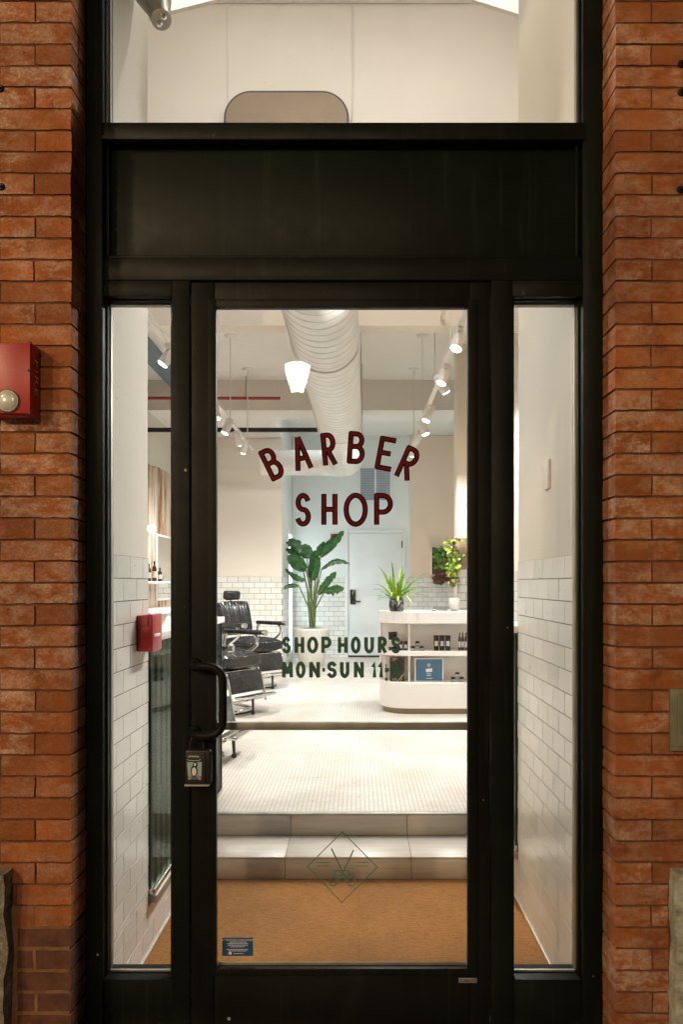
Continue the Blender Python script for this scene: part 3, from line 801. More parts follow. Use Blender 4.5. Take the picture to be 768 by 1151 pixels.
# right vestibule wall
wr = wall('vestibule_wall', 'cream and white tiled entry wall right of the mat with a slim switch plate', (RX+.004, RX+.12, 2.50, 3.416, TT, 5.7))
backing(wr, (RX+.0015, RX+.119, 2.50, 3.4155, 0, TT-.001))
backing(wr, (RX+.0015, RX+.119, 3.4160, Y2, 0, .190))
mb = MB(); fR = lambda u,w,z: Vector((RX+.008-w, u, z))
tiles(mb, 2.50, 3.416, TT-17*TP, TT, 2.64, fR)
tiles(mb, 2.50, Y2, .012, TT-17*TP, 2.64+.077, fR)
mb.build('wall_tiles', M['tile'], wr)
MB().cbox(RX-.004, RX+.006, 2.50, Y1, 0, .011, .001).build('skirting', M['potwhite'], wr)
# pull station
ps = thing('fire_pull_station', 'red manual fire alarm pull station on the white tiled entry wall', 'fire alarm', (LX,2.8,PZ(746,2.8)))
yA, yB_ = 2.74, 2.90
zA, zB = 1.165, 1.295
xo = LX+.058
MB().cbox(LX, xo-.016, yA+.03, yB_, zA, zB, .003).build('housing', M['red'], ps)
MB().cbox(xo-.018, xo, yA+.028, yB_+.002, zA-.002, zB+.004, .004).build('cover', M['red'], ps)
o = MB().cbox(xo-.004, xo+.003, yA+.05, yB_-.03, zA+.05, zA+.062, .002); o.box(xo-.02, xo-.002, yA+.045, yB_-.02, zA+.02, zA+.024)
o.build('pull_bar', M['whitetext'], ps)
o = MB().cbox(LX+.008, xo-.01, yA+.026, yA+.031, zA+.052, zA+.09, .001); o.build('lettering_panel', M['red'], ps)
# slim switch plate on right wall
tag(MB().cbox(RX-.007, RX+.004, 2.845, 2.915, PZ(550,2.88), PZ(517,2.88), .003).build('switch_plate', M['whitelac']), 'slim white switch plate high on the right entry wall', 'switch')
# security camera
sc_ = thing('security_camera', 'grey bullet security camera behind the top left of the transom', 'camera', P(178,0,2.72))
D = 2.70
a = P(166,-30,D); b = P(181,22,D-.12)
ax = (b-a).normalized()
MB().lathe([(.075,0),(.078,.02),(.06,.05),(.04,.06)], M=Matrix.Translation(Vector((LX+.0,D,a.z))) @ Matrix.Rotation(PI/2,4,'Y'), seg=24).build('mount', M['potwhite'], sc_)
bd = MB().tube([a, a.lerp(b,.35), a.lerp(b,.8), b], [.085,.070,.040,.034], 24).build('body', M['alu'], sc_)
rot = ax.to_track_quat('Z','Y').to_matrix().to_4x4()
MB().lathe([(.033,0),(.031,.004)], M=Matrix.Translation(b) @ rot, seg=28).build('face', M['potwhite'], sc_)
o = MB()
for dx in (-.012,.013): o.lathe([(.011,.004),(.010,.007),(.004,.008)], M=Matrix.Translation(b) @ rot @ Matrix.Translation((dx*.3, dx, 0)), seg=18)
o.each('lens', M['chrome'], sc_)

# glazed, ribbed half walls beside the steps
def partition(side, xw, ya, label):
    t = thing('half_wall', label, 'half wall', (xw, (ya+4.38)/2, .19), 'ribbed half walls either side of the entry')
    xi = xw-side*.0; s = side
    lo, hi = sorted((xw+s*.018, xw+s*.075))
    MB().box(lo, hi, ya, 4.37, .22, 1.185).build('board', M['flute'], t)
    o = MB(); y = ya+.01
    while y < 4.35:
        o.tube([(xw+s*.019, y, .22), (xw+s*.019, y, 1.18)], .009, 8); y += .085
    o.build('ribs', M['flute'], t)
    a, b = sorted((xw-s*.0, xw+s*.006))
    MB().box(a, b, ya, 4.375, .245, 1.19).build('glass_pane', M['partglass'], t)
    lo, hi = sorted((xw-s*.018, xw+s*.10))
    MB().cbox(lo, hi, ya, 4.39, 1.190, 1.222, .003).build('cap', M['whitelac'], t)
    lo, hi = sorted((xw-s*.006, xw+s*.03))
    MB().cbox(lo, hi, ya+.002, 4.385, .222, .246, .003).build('sill_trim', M['chrome'], t)
    lo, hi = sorted((xw-s*.012, xw+s*.03))
    MB().cbox(lo, hi, ya+.002, Y2, .192, .2215, .003).build('sill_board', M['alu'], t)
    lo, hi = sorted((xw-s*.004, xw+s*.09))
    MB().cbox(lo, hi, 4.372, 4.392, .222, 1.189, .002).build('end_post', M['flute'], t)
partition(-1, LX+.018, 2.932, 'dark green ribbed half wall with white cap left of the steps')
partition(1, RX-.018, 3.417, 'dark green ribbed half wall with white cap right of the steps')

# left side wall of shop
ls = wall('side_wall', 'white left side wall of the shop above the barber stations', (-2.65, -2.5, 2.56, 10.95, FL2-.1, 5.7), 'plaster')
# right side walls
rs = wall('side_wall', 'white right side wall beside the reception counter', (1.245, 1.40, 3.3, 7.70, FL2-.1, 5.7), 'warmplaster')
backing(rs, (1.2335, 1.2445, 3.42, 7.69, FL2, TT-.001)); tiled(rs, umin=3.42, umax=7.70, zmin=FL2+.001, ztop=TT, off=3.42, f=lambda u,w,z: Vector((1.240-w, u, z)))
MB().box(RX+.121, 1.244, 2.56, 2.62, FL2, 5.7).build('return', M['plaster'], rs)
# pier at right
pr = wall('wall_pier', 'white pier with grey panel and tiled foot at the right of the shop', (.99, 1.45, 7.71, 7.95, FL2-.1, 3.81), 'warmplaster')
backing(pr, (.992, 1.44, 7.7015, 7.7095, FL2, PZ(640,7.7))); tiled(pr, umin=.99, umax=1.24, zmin=FL2+.001, ztop=PZ(640,7.7), off=1.0, f=lambda u,w,z: Vector((u, 7.708-w, z)))
MB().cbox(.992, 1.236, 7.695, 7.7095, PZ(638.5,7.7), PZ(605,7.7), .002).build('grey_panel', M['grey'], pr)
# left cream wall with return
lw = thing('partition_wall', 'cream wall with white tile wainscot behind the barber chairs', 'wall', (-1.8,10.9,FL2))
MB().box(-2.5, -1.075, YLW, YLW+.12, TT, 3.45).build('plaster', M['warmplaster'], lw)
MB().box(-2.5, -1.0755, YLW-.0045, YLW+.12, FL2, TT-.001).build('grout', M['grout'], lw)
tiled(lw, umin=-2.5, umax=-1.075, zmin=FL2+.001, ztop=TT, off=-1.075, f=lambda u,w,z: Vector((u, YLW+.002-w, z)))
rw = thing('corridor_wall', 'pale blue corridor wall with tall bright window beside the potted plant', 'wall', (-1.2,11.6,FL2))
WY0, WY1 = 11.62, 12.30; WZ0, WZ1 = PZ(735,12.0), PZ(597,12.0)
MB().box(-1.195, -1.075, YLW+.12, WY0, FL2, 3.81).build('plaster', M['coolplaster'], rw)
MB().box(-1.195, -1.075, WY1, YB, FL2, 3.81).build('plaster', M['coolplaster'], rw)
MB().box(-1.195, -1.076, WY0+.001, WY1-.001, WZ1, 3.81).build('plaster', M['coolplaster'], rw)
MB().box(-1.195, -1.076, WY0+.001, WY1-.001, FL2, WZ0).build('plaster', M['coolplaster'], rw)
wf = MB().cbox(-1.10, -1.05, WY0, WY0+.05, WZ0, WZ1, .003).cbox(-1.10, -1.05, WY1-.05, WY1, WZ0, WZ1, .003).cbox(-1.10, -1.051, WY0+.05, WY1-.05, WZ1-.05, WZ1, .003).cbox(-1.10, -1.051, WY0+.05, WY1-.05, WZ0, WZ0+.05, .003).build('window_frame', M['doorwhite'], rw)
MB().box(-1.09, -1.085, WY0+.05, WY1-.05, WZ0+.05, WZ1-.05).build('pane', M['litwin'], wf)
backing(rw, (-1.0745, -1.0665, YLW+.002, WY0-.002, FL2, TT-.001)); tiled(rw, umin=YLW, umax=WY0-.001, zmin=FL2+.001, ztop=TT, off=YLW, f=lambda u,w,z: Vector((-1.073+w, u, z)))
# back wall
bw = wall('back_wall', 'pale blue grey back wall with white tile wainscot around the back door', (-1.075, 1.9, YB+.012, YB+.15, FL2-.1, 3.81), 'coolplaster')
BX0, BX1 = PX(388.5,YB), PX(455.5,YB)
for a, b in ((-1.07, BX0), (BX1, 1.85)):
    backing(bw, (a, b, YB+.0015, YB+.0115, FL2, TT-.001)); tiled(bw, umin=a, umax=b, zmin=FL2+.001, ztop=TT, off=a-.02, f=lambda u,w,z: Vector((u, YB+.008-w, z)))
MB().box(PX(461.3,YB), 1.85, YB-.004, YB+.0115, TT+.004, 3.80).build('painted_warm_light', simple('peach light tint', (.76,.60,.47), .75, var=.03, scale=2), bw)  # warm light on this wall is painted in as an even peach field
MB().cbox(PX(460,YB), PX(461.3,YB), YB-.01, YB+.011, TT, 3.80, .002).build('corner_bead', M['coolplaster'], bw)
rs2 = wall('rear_side_wall', 'rear right wall of the shop behind the white pier', (1.8, 1.9, 7.95, YB, FL2-.1, 3.81), 'coolplaster')
MB().box(1.4005, 1.8, 7.952, 8.05, FL2, 3.81).build('return', M['coolplaster'], rs2)
# back door
bd_ = thing('back_door', 'pale blue flush door with black lever lock in the back wall', 'door', ((BX0+BX1)/2, YB, FL2))
zt = PZ(596,YB)
MB().cbox(BX0, BX0+.045, YB-.03, YB+.01, FL2, zt, .004).cbox(BX1-.045, BX1, YB-.03, YB+.01, FL2, zt, .004).cbox(BX0+.045, BX1-.045, YB-.029, YB+.01, zt-.045, zt, .004).build('door_frame', M['doorwhite'], bd_)
leaf = MB().cbox(BX0+.050, BX1-.050, YB-.018, YB+.01, FL2+.03, zt-.051, .003).build('leaf', M['doorwhite'], bd_)
MB().box(BX0+.046, BX1-.046, YB-.012, YB+.01, FL2+.002, FL2+.03).build('bottom_seal', M['rubber'], bd_)
zc = PZ(671,YB); xc = PX(396.8,YB)
o = MB().cbox(xc-.045, xc+.045, YB-.045, YB-.018, zc-.12, zc+.12, .008); o.tube([(xc,YB-.045,zc-.07),(xc,YB-.08,zc-.07),(xc+.13,YB-.08,zc-.07)], .012, 10)
o.build('lever_lock', M['jar'], leaf)
o = MB()
for y in (612, 728): o.cbox(BX1-.058, BX1-.040, YB-.036, YB-.018, PZ(y+4,YB), PZ(y-4,YB), .002)
o.each('hinge', M['jar'], bd_)
# vent grille & red box above door
vg = thing('vent_grille', 'blue grey louvred air grille high on the back wall', 'vent', P(421,565,YB))
x0, x1, z0, z1 = PX(403.5,YB), PX(440.5,YB), PZ(564,YB), PZ(525,YB)
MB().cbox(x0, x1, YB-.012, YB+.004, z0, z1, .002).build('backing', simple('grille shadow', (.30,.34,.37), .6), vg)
o = MB()
z = z0+.02
while z < z1-.01: o.box(x0+.02, x1-.02, YB-.026, YB-.013, z, z+.012); z += .028
o.build('louvres', simple('grille slats', (.42,.46,.50), .5), vg)
o = MB()
for u in (x0, (x0+x1)/2-.012, x1-.025): o.cbox(u, u+.025, YB-.030, YB-.012, z0, z1, .002)
o.cbox(x0+.025, x1-.025, YB-.029, YB-.012, z0, z0+.02, .002); o.cbox(x0+.025, x1-.025, YB-.029, YB-.012, z1-.02, z1, .002)
o.build('frame', M['doorwhite'], vg)
asb = thing('alarm_box', 'small red alarm box on the back wall left of the back door', 'fire alarm', P(375.5,608,YB))
MB().cbox(PX(372,YB), PX(379,YB), YB-.05, YB+.01, PZ(607.5,YB), PZ(600,YB), .004).build('case', M['red'], asb)
MB().cbox(PX(373.5,YB), PX(377.5,YB), YB-.056, YB-.05, PZ(606.5,YB), PZ(604,YB), .002).build('strobe', M['lensglass'], asb)

# ceiling, bulkhead and beams
cl = MB(); cl.box(-2.65, 1.45, 2.30, 5.69, 5.70, 5.8); struct('ceiling', cl, M['ceiling'])
struct('rear_ceiling', MB().box(-2.65, 1.9, 5.86, YB+.1, 3.81, 3.9), M['ceiling'])
bh = thing('bulkhead_wall', 'tall warm white bulkhead wall seen through the transom', 'bulkhead', (-.6, 5.75, 3.32))
MB().box(-2.5, 1.8, 5.70, 5.86, PZ(366,5.7), 5.80).build('plaster', M['warmplaster'], bh)
o = MB()
for x in (256.5, 397):
    xx = PX(x,5.7); o.tube([(xx+random.uniform(-.004,.004), 5.69, PZ(350,5.7)+.02+i*.25) for i in range(11)], .006, 6)
o.each('conduit', M['band'], bh)
# rounded panel on the bulkhead
pts = []
D = 5.6
xL, xR_, yT, yBt = PX(251.5,D), PX(392.5,D), PZ(102,D), PZ(165,D)
r_ = .20
def rpoly(g):
    a = [(xL+g, yBt-.4), (xR_-g, yBt-.4)]
    a += [(xR_-r_+(r_-g)*math.cos(R(t)), yT-r_+(r_-g)*math.sin(R(t))) for t in range(0,91,9)]
    a += [(xL+r_+(r_-g)*math.cos(R(t)), yT-r_+(r_-g)*math.sin(R(t))) for t in range(90,181,9)]
    return a
rp = thing('rounded_panel', 'grey brown panel with rounded top on the bulkhead behind the transom', 'panel', (PX(322,D), D, yBt-.4))
MB().prism(rpoly(0), lambda p: Vector((p[0], D, p[1])), lambda p: Vector((p[0], 5.699, p[1]))).build('rim', simple('panel rim', (.06,.045,.032), .5), rp)
MB().prism(rpoly(.016), lambda p: Vector((p[0], D-.006, p[1])), lambda p: Vector((p[0], D-.0005, p[1]))).build('face', M['grey'], rp)
# sloping soffits near the ceiling
def soffit(pts, d, lab):
    o = MB(); o.prism(pts, lambda p: P(p[0],p[1],d), lambda p: P(p[0],p[1],d)+Vector((0,.03,0)))
    tag(o.build('sloping_soffit', M['band']), lab, 'soffit', 'sloping soffits near the high ceiling')
soffit([(534,0),(613.5,25.5),(626,-40),(500,-40)], 4.6, 'white sloping soffit at the top right behind the transom')
soffit([(165,19),(252,-3),(262,-40),(150,-40)], 4.6, 'pale sloping soffit at the top left behind the transom')
# beam
bmz = CZ+2.045
MB_ = thing('ceiling_beam', 'tan faced beam across the shop ceiling', 'beam', (-.3, 9.4, bmz))
MB().box(-2.5, 1.8, 9.07, 9.10, bmz, 3.81).build('beam_face', M['band'], MB_)
MB().box(-2.5, 1.8, 9.1005, 9.62, bmz+.001, 3.81).build('beam_soffit', M['ceiling'], MB_)
MB().box(-2.5, -1.075, 9.6205, YLW+.12, bmz+.002, 3.81).build('side_soffit', M['ceiling'], MB_)
MB().box(-2.5, PX(357,9.7), 9.62, YLW-.1, bmz+.003, 3.80).build('infill_soffit', M['ceiling'], MB_) if False else None
tag(MB().cbox(-2.49, PX(357,9.0), 8.98, 9.03, PZ(485.5,9.0), PZ(481,9.0), .003).build('dark_rail', M['darkiron']), 'dark horizontal rail hung under the ceiling left of the duct', 'rail')
o = thing('sprinkler_pipe', 'red horizontal sprinkler pipe high at the left', 'pipe', (-1.5,8.9,PZ(448,8.9)))
MB().tube([(-2.49,8.9,PZ(447.5,8.9)),(PX(315,8.9),8.9,PZ(447.5,8.9))], .018, 12).build('pipe', M['redpipe'], o)
o2_ = MB()
for x in (-2.1,-1.3): o2_.tube([(x,8.9,PZ(447.5,8.9)),(x,8.9,3.81)], .006, 8)
o2_.each('hanger', M['alu'], o)

# spiral duct
rd = .22; dx, dz = -.223, CZ+1.605
du = thing('spiral_duct', 'large round spiral metal duct running back under the ceiling', 'duct', (dx,7,dz-rd))
pts = [(dx, 3.5, dz), (dx, 10.05, dz)]
n = 40
skew = lambda y: (y-4.4)*.011
path = [Vector((dx+skew(3.5+i*(6.4/n)), 3.5+i*(6.4/n), dz)) for i in range(n+1)]
rE = .33
for i in range(1, 10):
    a = R(90*i/9); path.append(Vector((dx+skew(9.9)-rE+rE*math.cos(a), 9.9+rE*math.sin(a), dz-.0*i)))
for i in range(1, 6): path.append(Vector((dx+skew(9.9)-rE-i*.16, 9.9+rE, dz)))
rad = [rd]*(n+1)+[rd-.006*i for i in range(1,10)]+[.165]*5
MB().tube(path, rad, 40).build('duct_body', M['galv'], du)
o = MB()
y = 3.56; i = 0
while y < 9.85:
    # seam ring, slightly slanted as a spiral seam
    ring = []
    for k in range(41):
        a = 2*PI*k/40
        ring.append(Vector((dx+skew(y)+(rd+.0005)*math.cos(a), y+.11*k/40, dz+(rd+.0005)*math.sin(a))))
    o.tube(ring, .0017, 5, cap=False)
    y += .11
o.build('seam', M['seam'], du)
o = MB()
for y in (5.05, 7.6): 
    o.tube([(dx+skew(y)+(rd+.003)*math.cos(a*PI/20), y, dz+(rd+.003)*math.sin(a*PI/20)) for a in range(41)], .012, 6, cap=False)
o.each('collar', M['galv'], du)
o = MB()
for y in (6.6,8.4):
    for s in (-1,1): o.tube([(dx+skew(y)+s*rd,y,dz),(dx+skew(y)+s*rd,y, 3.81 if y>5.8 else 5.7)], .004, 6)
o.each('hanger_rod', M['alu'], du)

# ------------------------------------------------------------------ track lights
TZ = CZ+1.57
def spot_light(name, loc, dirv, power, ang=110, col=(1,.98,.955), parent=None, blend=.9, rad=.04):
    l = bpy.data.lights.new(name, 'SPOT'); l.energy = power; l.spot_size = R(ang); l.spot_blend = blend; l.color = col; l.shadow_soft_size = rad
    o = bpy.data.objects.new(name, l); C.objects.link(o); o.location = loc
    o.rotation_euler = Vector(dirv).to_track_quat('-Z','Y').to_euler()
    return o
def track(label, x, heads, rods, y0, y1):
    t = thing('track_light', label, 'track light', (x, (y0+y1)/2, TZ), 'white track lights down the shop')
    MB().cbox(x-.018, x+.018, y0, y1, TZ-.012, TZ+.014, .002).build('rail', M['whitelac'], t)
    for y in rods:
        top = 3.81 if y > 5.86 else 5.70
        if 4.5 < y < 5.86:
            top = 3.36
            MB().cbox(x-.012, x+.012, y-.012, 5.699, top, top+.024, .002).build('bracket_arm', M['band'], t)
        rdn = MB().tube([(x,y,TZ+.01),(x,y,top-.02)], .005, 8).build('hanging_rod', M['band'], t)
        if top != 3.36: MB().lathe([(.062,0),(.058,-.012),(.02,-.022)], c=(x,y,top-.001), seg=24).build('canopy', M['whitelac'], rdn)
    for (y, dv, pw) in heads:
        dv = Vector(dv).normalized()
        piv = Vector((x, y, TZ-.075))
        hd = MB(); hd.cbox(x-.016, x+.016, y-.05, y+.05, TZ-.038, TZ-.011, .003)
        hd.tube([(x,y,TZ-.03), piv], .008, 8)
        a = piv-dv*.075; b = piv+dv*.075
        hd.tube([a, a+dv*.006, b], [.024,.036,.038], 20)
        h = hd.build('spotlight', M['whitelac'], t)
        Mx = Matrix.Translation(b+dv*.001) @ dv.to_track_quat('Z','Y').to_matrix().to_4x4()
        MB().lathe([(.030,0),(.028,.003)], M=Mx, seg=20).build('lamp_lens', M['lit'], h)
        s = spot_light('spot_lamp', b+dv*.02, dv, pw)
        s.parent = t; s.matrix_parent_inverse = root_inv(t)
PW = 188
track('white track light with lit spots over the counter at the right', .62,
      [(4.0,(-.8,-.45,-.45),PW*.5),(4.70,(-.35,-.3,-.9),PW),(5.5,(-.4,-.2,-.9),PW),(5.75,(.5,.3,-.8),PW*.5),(6.75,(-.35,-.15,-.9),PW),(7.35,(.3,-.1,-.9),PW*.8),(7.9,(-.5,.5,-.6),PW),(8.6,(-.2,.4,-.9),PW)],  # nearest head is added out of view to brighten the entry walls
      [5.16,6.23,7.44,8.60], 3.9, 9.0)
track('white track light with lit spots over the barber chairs at the left', -1.24,
      [(4.1,(.5,-.7,-.45),PW*.5),(5.04,(-.5,-.1,-.7),PW),(6.65,(.2,-.1,-.9),PW),(7.3,(-.4,-.1,-.9),PW),(7.9,(.2,.5,-.8),PW),(8.4,(-.3,.3,-.8),PW)],  # head hidden by the pier is added for more light in the entry
      [4.15,6.25,7.44,8.60], 3.95, 9.0)
# spots added out of view to brighten the bulkhead and the entry
added_track = thing('track_light', 'added short track light, out of view on the high front ceiling, brightening the bulkhead', 'track light', (-.1,3.6,5.7), 'white track lights down the shop')
MB().cbox(-.9, .7, 3.58, 3.62, 5.66, 5.699, .002).build('rail', M['whitelac'], added_track)
for x in (-.7, .45):
    dv = Vector((0.15*(-1 if x<0 else 1),.75,-.75)).normalized(); piv = Vector((x,3.6,5.58))
    h = MB().tube([piv-dv*.07, piv+dv*.07], .036, 18).tube([(x,3.6,5.66),piv], .008, 8).build('spotlight', M['whitelac'], added_track)
    MB().lathe([(.030,0),(.028,.003)], M=Matrix.Translation(piv+dv*.071) @ dv.to_track_quat('Z','Y').to_matrix().to_4x4(), seg=20).build('lamp_lens', M['lit'], h)
    s = spot_light('spot_lamp', piv+dv*.09, dv, 105, 140); s.parent = added_track; s.matrix_parent_inverse = root_inv(added_track)
for x in (-.1,):
    dv = Vector((0,-.55,-.8)).normalized(); piv = Vector((x,3.6,5.58))
    h = MB().tube([piv-dv*.07, piv+dv*.07], .036, 18).tube([(x,3.6,5.66),piv], .008, 8).build('spotlight', M['whitelac'], added_track)
    MB().lathe([(.030,0),(.028,.003)], M=Matrix.Translation(piv+dv*.071) @ dv.to_track_quat('Z','Y').to_matrix().to_4x4(), seg=20).build('lamp_lens', M['lit'], h)
    s = spot_light('spot_lamp', piv+dv*.09, dv, 130, 120, (1,.95,.88)); s.parent = added_track; s.matrix_parent_inverse = root_inv(added_track)
# cool panel added out of view behind the beam to light the rear
cf = thing('added_light_panel', 'added cool light panel out of view behind the beam', 'ceiling light', (.3,9.9,3.8))
MB().cbox(.0, .6, 9.68, 10.15, 3.775, 3.809, .005).build('frame', M['whitelac'], cf)
MB().cbox(.02, .58, 9.70, 10.13, 3.770, 3.776, .001).build('diffuser', M['litcool'], cf)

# ------------------------------------------------------------------ stations on the left side wall
pk = MB(); y = 7.0; zt0, zb0 = CZ+1.42, FL2+.9
while y < 10.78:
    w = random.uniform(.09,.16); pk.cbox(-2.499, -2.475+random.uniform(0,.006), y, min(y+w-.003,10.79), zb0, zt0+random.uniform(-.02,.02), .002, rnd=random.random(), seg=1); y += w
tag(pk.build('plank_panel', M['wood']), 'whitewashed brown plank panelling on the left wall above the stations', 'wall panelling')
mr = thing('wall_mirror', 'white framed mirror hung on the whitewashed planks', 'mirror', (-2.45,9.9,CZ))
ya, yb2, za, zb_m = 9.35, 10.55, FL2+.98, PZ(601,9.6)
MB().cbox(-2.470,-2.450, ya, yb2, za, zb_m, .003).build('frame', M['whitelac'], mr)
MB().box(-2.4495,-2.446, ya+.03, yb2-.03, za+.03, zb_m-.03).build('mirror_glass', M['mirror'], mr)
sn = thing('barber_station', 'white counter of the barber stations along the left wall', 'counter', (-2.3,8.5,FL2))
MB().cbox(-2.498, -2.1, 6.4, 10.78, FL2+.86, FL2+.90, .004).build('worktop', M['whitelac'], sn)
for y in (6.45, 8.5, 10.3): MB().cbox(-2.498, -2.12, y, y+.45, FL2+.001, FL2+.859, .004).build('cabinet', M['whitelac'], sn)
def bottle(x, y, z, h, r, mat, label, cat='bottle', grp=None, capmat='jar', lbl=True):
    t = thing('bottle', label, cat, (x,y,z), grp)
    MB().lathe([(r*.96,0),(r,.006),(r,h*.62),(r*.8,h*.72),(r*.35,h*.80),(r*.33,h*.84)], c=(x,y,z), seg=16).build('body', M[mat], t)
    MB().lathe([(r*.42,h*.84),(r*.42,h)], c=(x,y,z), seg=12).build('cap', M[capmat], t)
    if lbl: MB().lathe([(r*1.02,h*.18),(r*1.02,h*.5)], c=(x,y,z), seg=16).build('label', M['label'], t)
    return t
shelf = MB().cbox(-2.44,-2.25, 8.2, 9.35, FL2+1.19, FL2+1.215, .003).build('wall_shelf', M['whitelac'])
tag(shelf, 'small white shelf of bottles on the whitewashed planks', 'shelf')
posn = ['nearest the door', 'second from the door', 'third from the door', 'farthest from the door']
for i in range(4):
    bottle(-2.33, 8.3+i*.24, FL2+1.215, .16+.035*(i*7 % 3), .026, 'amber', 'brown bottle on the plank wall shelf, '+posn[i], grp='bottles on the wall shelf')

tag(MB().cbox(-2.2,-2.04, 5.9, 9.06, 3.70, 3.809, .004).build('steel_beam', simple('blue grey steel', (.12,.19,.24), .4)), 'blue grey steel beam under the ceiling seen through the left sidelight', 'beam')
wlp = thing('wall_lamp', 'small lit round wall lamp on the plank wall seen through the left sidelight', 'wall lamp', (-2.4,8.75,CZ+.6))
MB().lathe([(.05,0),(.05,.02),(.015,.03),(.015,.08)], M=Matrix.Translation((-2.475,8.78,PZ(594,8.78))) @ Matrix.Rotation(PI/2,4,'Y'), seg=20).build('bracket', M['alu'], wlp)
bmg = bmesh.new(); bmesh.ops.create_uvsphere(bmg, u_segments=20, v_segments=12, radius=.045)
MB().bm(bmg, Matrix.Translation((-2.36,8.78,PZ(594,8.78)))).build('globe', M['lit'], wlp)
# ------------------------------------------------------------------ barber chair
def make_chair(label):
    t = thing('barber_chair', label, 'barber chair', (0,0,0), 'black barber chairs at the left')
    MB().lathe([(.30,0),(.31,.012),(.30,.03),(.24,.045),(.12,.065),(.075,.09)], seg=40).build('base', M['chrome'], t)
    MB().lathe([(.315,-.0),(.318,.010),(.312,.016)], seg=40).build('base_rim', M['darkiron'], t)
    MB().lathe([(.060,.06),(.058,.30),(.075,.31),(.075,.36)], seg=24).build('column', M['chrome'], t)
    def ribbed(nx, W, Dp, H, bulge, rib=.022, n=10):
        # cushion local: x depth (front +), y width, z thickness ; ribs run along x
        bm = bmesh.new(); bmesh.ops.create_cube(bm, size=1)
        bmesh.ops.subdivide_edges(bm, edges=bm.edges[:], cuts=33, use_grid_fill=True)
        for v in bm.verts:
            x, y, z = v.co
            m = max(abs(x)*2, abs(y)*2)
            sq = Vector((x*2, y*2, 0))
            e = (abs(x*2)**6+abs(y*2)**6)
            k = (1-min(1, e)*.45)
            rnd_ = 1-.06*(abs(x*2)**4)*(abs(y*2)**4)
            zz = z*H*k + (bulge*(1-(x*2)**2)*(1-(y*2)**2) if z > 0 else 0)
            if z > .2: zz += rib*abs(math.sin((y+.5)*n*PI))-rib*.6
            v.co = Vector((x*Dp*rnd_, y*W*rnd_, zz))
        return bm
    MB().bm(ribbed(9, .56, .56, .15, .02)).build('seat', M['leather'], t).location = (0.02,0,.475)
    t.children[-1].matrix_parent_inverse = Matrix.Identity(4)
    Mb = Matrix.Translation((-.27,0,.78)) @ Matrix.Rotation(R(76),4,'Y')
    bk = MB().bm(ribbed(9, .46, .40, .11, .015), Mb @ Matrix.Rotation(PI,4,'Z') ).build('backrest', M['leather'], t)
    # chrome rim round the back
    Mh = Matrix.Translation((-.325,0,1.05)) @ Matrix.Rotation(R(-80),4,'Y')
    MB().cbox(-.055,.055,-.11,.11,-.045,.045,.03, M=Mh, seg=4).build('headrest', M['leather'], t)
    MB().tube([(-.35,0,.85),(-.35,0,1.03)], .014, 10).build('headrest_post', M['chrome'], t)
    for s in (-1,1):
        a = MB().cbox(-.22,.26, s*.31-.035, s*.31+.035, .70, .745, .018, seg=3).build('armrest', M['leather'], t)
        o = MB().tube([(.27,s*.31,.722),(.305,s*.31,.722)], .030, 12)
        o.tube([(.16,s*.31,.70),(.20,s*.31,.66),(.19,s*.31,.60),(.12,s*.31,.55),(.02,s*.30,.50)], .016, 8)
        o.build('arm_bracket', M['chrome'], a)
        MB().tube([(-.20,s*.31,.70),(-.22,s*.30,.60),(-.20,s*.29,.48)], .016, 8).build('rear_arm_post', M['chrome'], a)
    MB().cbox(-.24,.26,-.27,.27,.375,.400,.008).build('seat_frame', M['chrome'], t)
    Mc = Matrix.Translation((.30,0,.40)) @ Matrix.Rotation(R(-10),4,'Y')
    MB().cbox(-.012,.012,-.22,.22,-.205,-.01,.006, M=Mc).build('calf_panel', M['leather'], t)
    o = MB()
    for s in (-1,1): o.tube([(.26,s*.235,.40),(.31,s*.235,.33),(.36,s*.235,.10)], .013, 8)
    o.tube([(.36,-.235,.13),(.36,.235,.13)], .012, 8)
    o.build('leg_frame', M['chrome'], t)
    o = MB().cbox(.35,.42,-.20,.20,.158,.178,.006).cbox(.44,.50,-.23,.23,.165,.188,.008)
    for s in (-1,1): o.tube([(.34,s*.12,.162),(.50,s*.12,.172)], .010, 8)
    fr = o.build('footrest', M['chrome'], t)
    MB().tube([(.40,.0,.165),(.405,0,.03)], [.014,.010], 8).lathe([(.004,0),(.018,.006),(.02,.018),(.013,.03)], c=(.405,0,0), seg=12).build('foot', M['darkiron'], fr)
    return t
ch = make_chair('black ribbed barber chair farthest from the door, in front of the tiled wall')
ch2 = copy_tree(ch); ch2['label'] = 'middle black barber chair with round chrome base, seat crossing the door glass edge'
ch3 = copy_tree(ch); ch3['label'] = 'nearest black barber chair behind the green half wall, footrest below the push bar'
for c_, (x, y, rz) in zip((ch, ch2, ch3), ((-1.27,8.95,-42),(-1.30,7.2,-32),(-1.25,5.30,-8))):
    c_.location = (x, y, FL2); c_.rotation_euler = (0,0,R(rz))

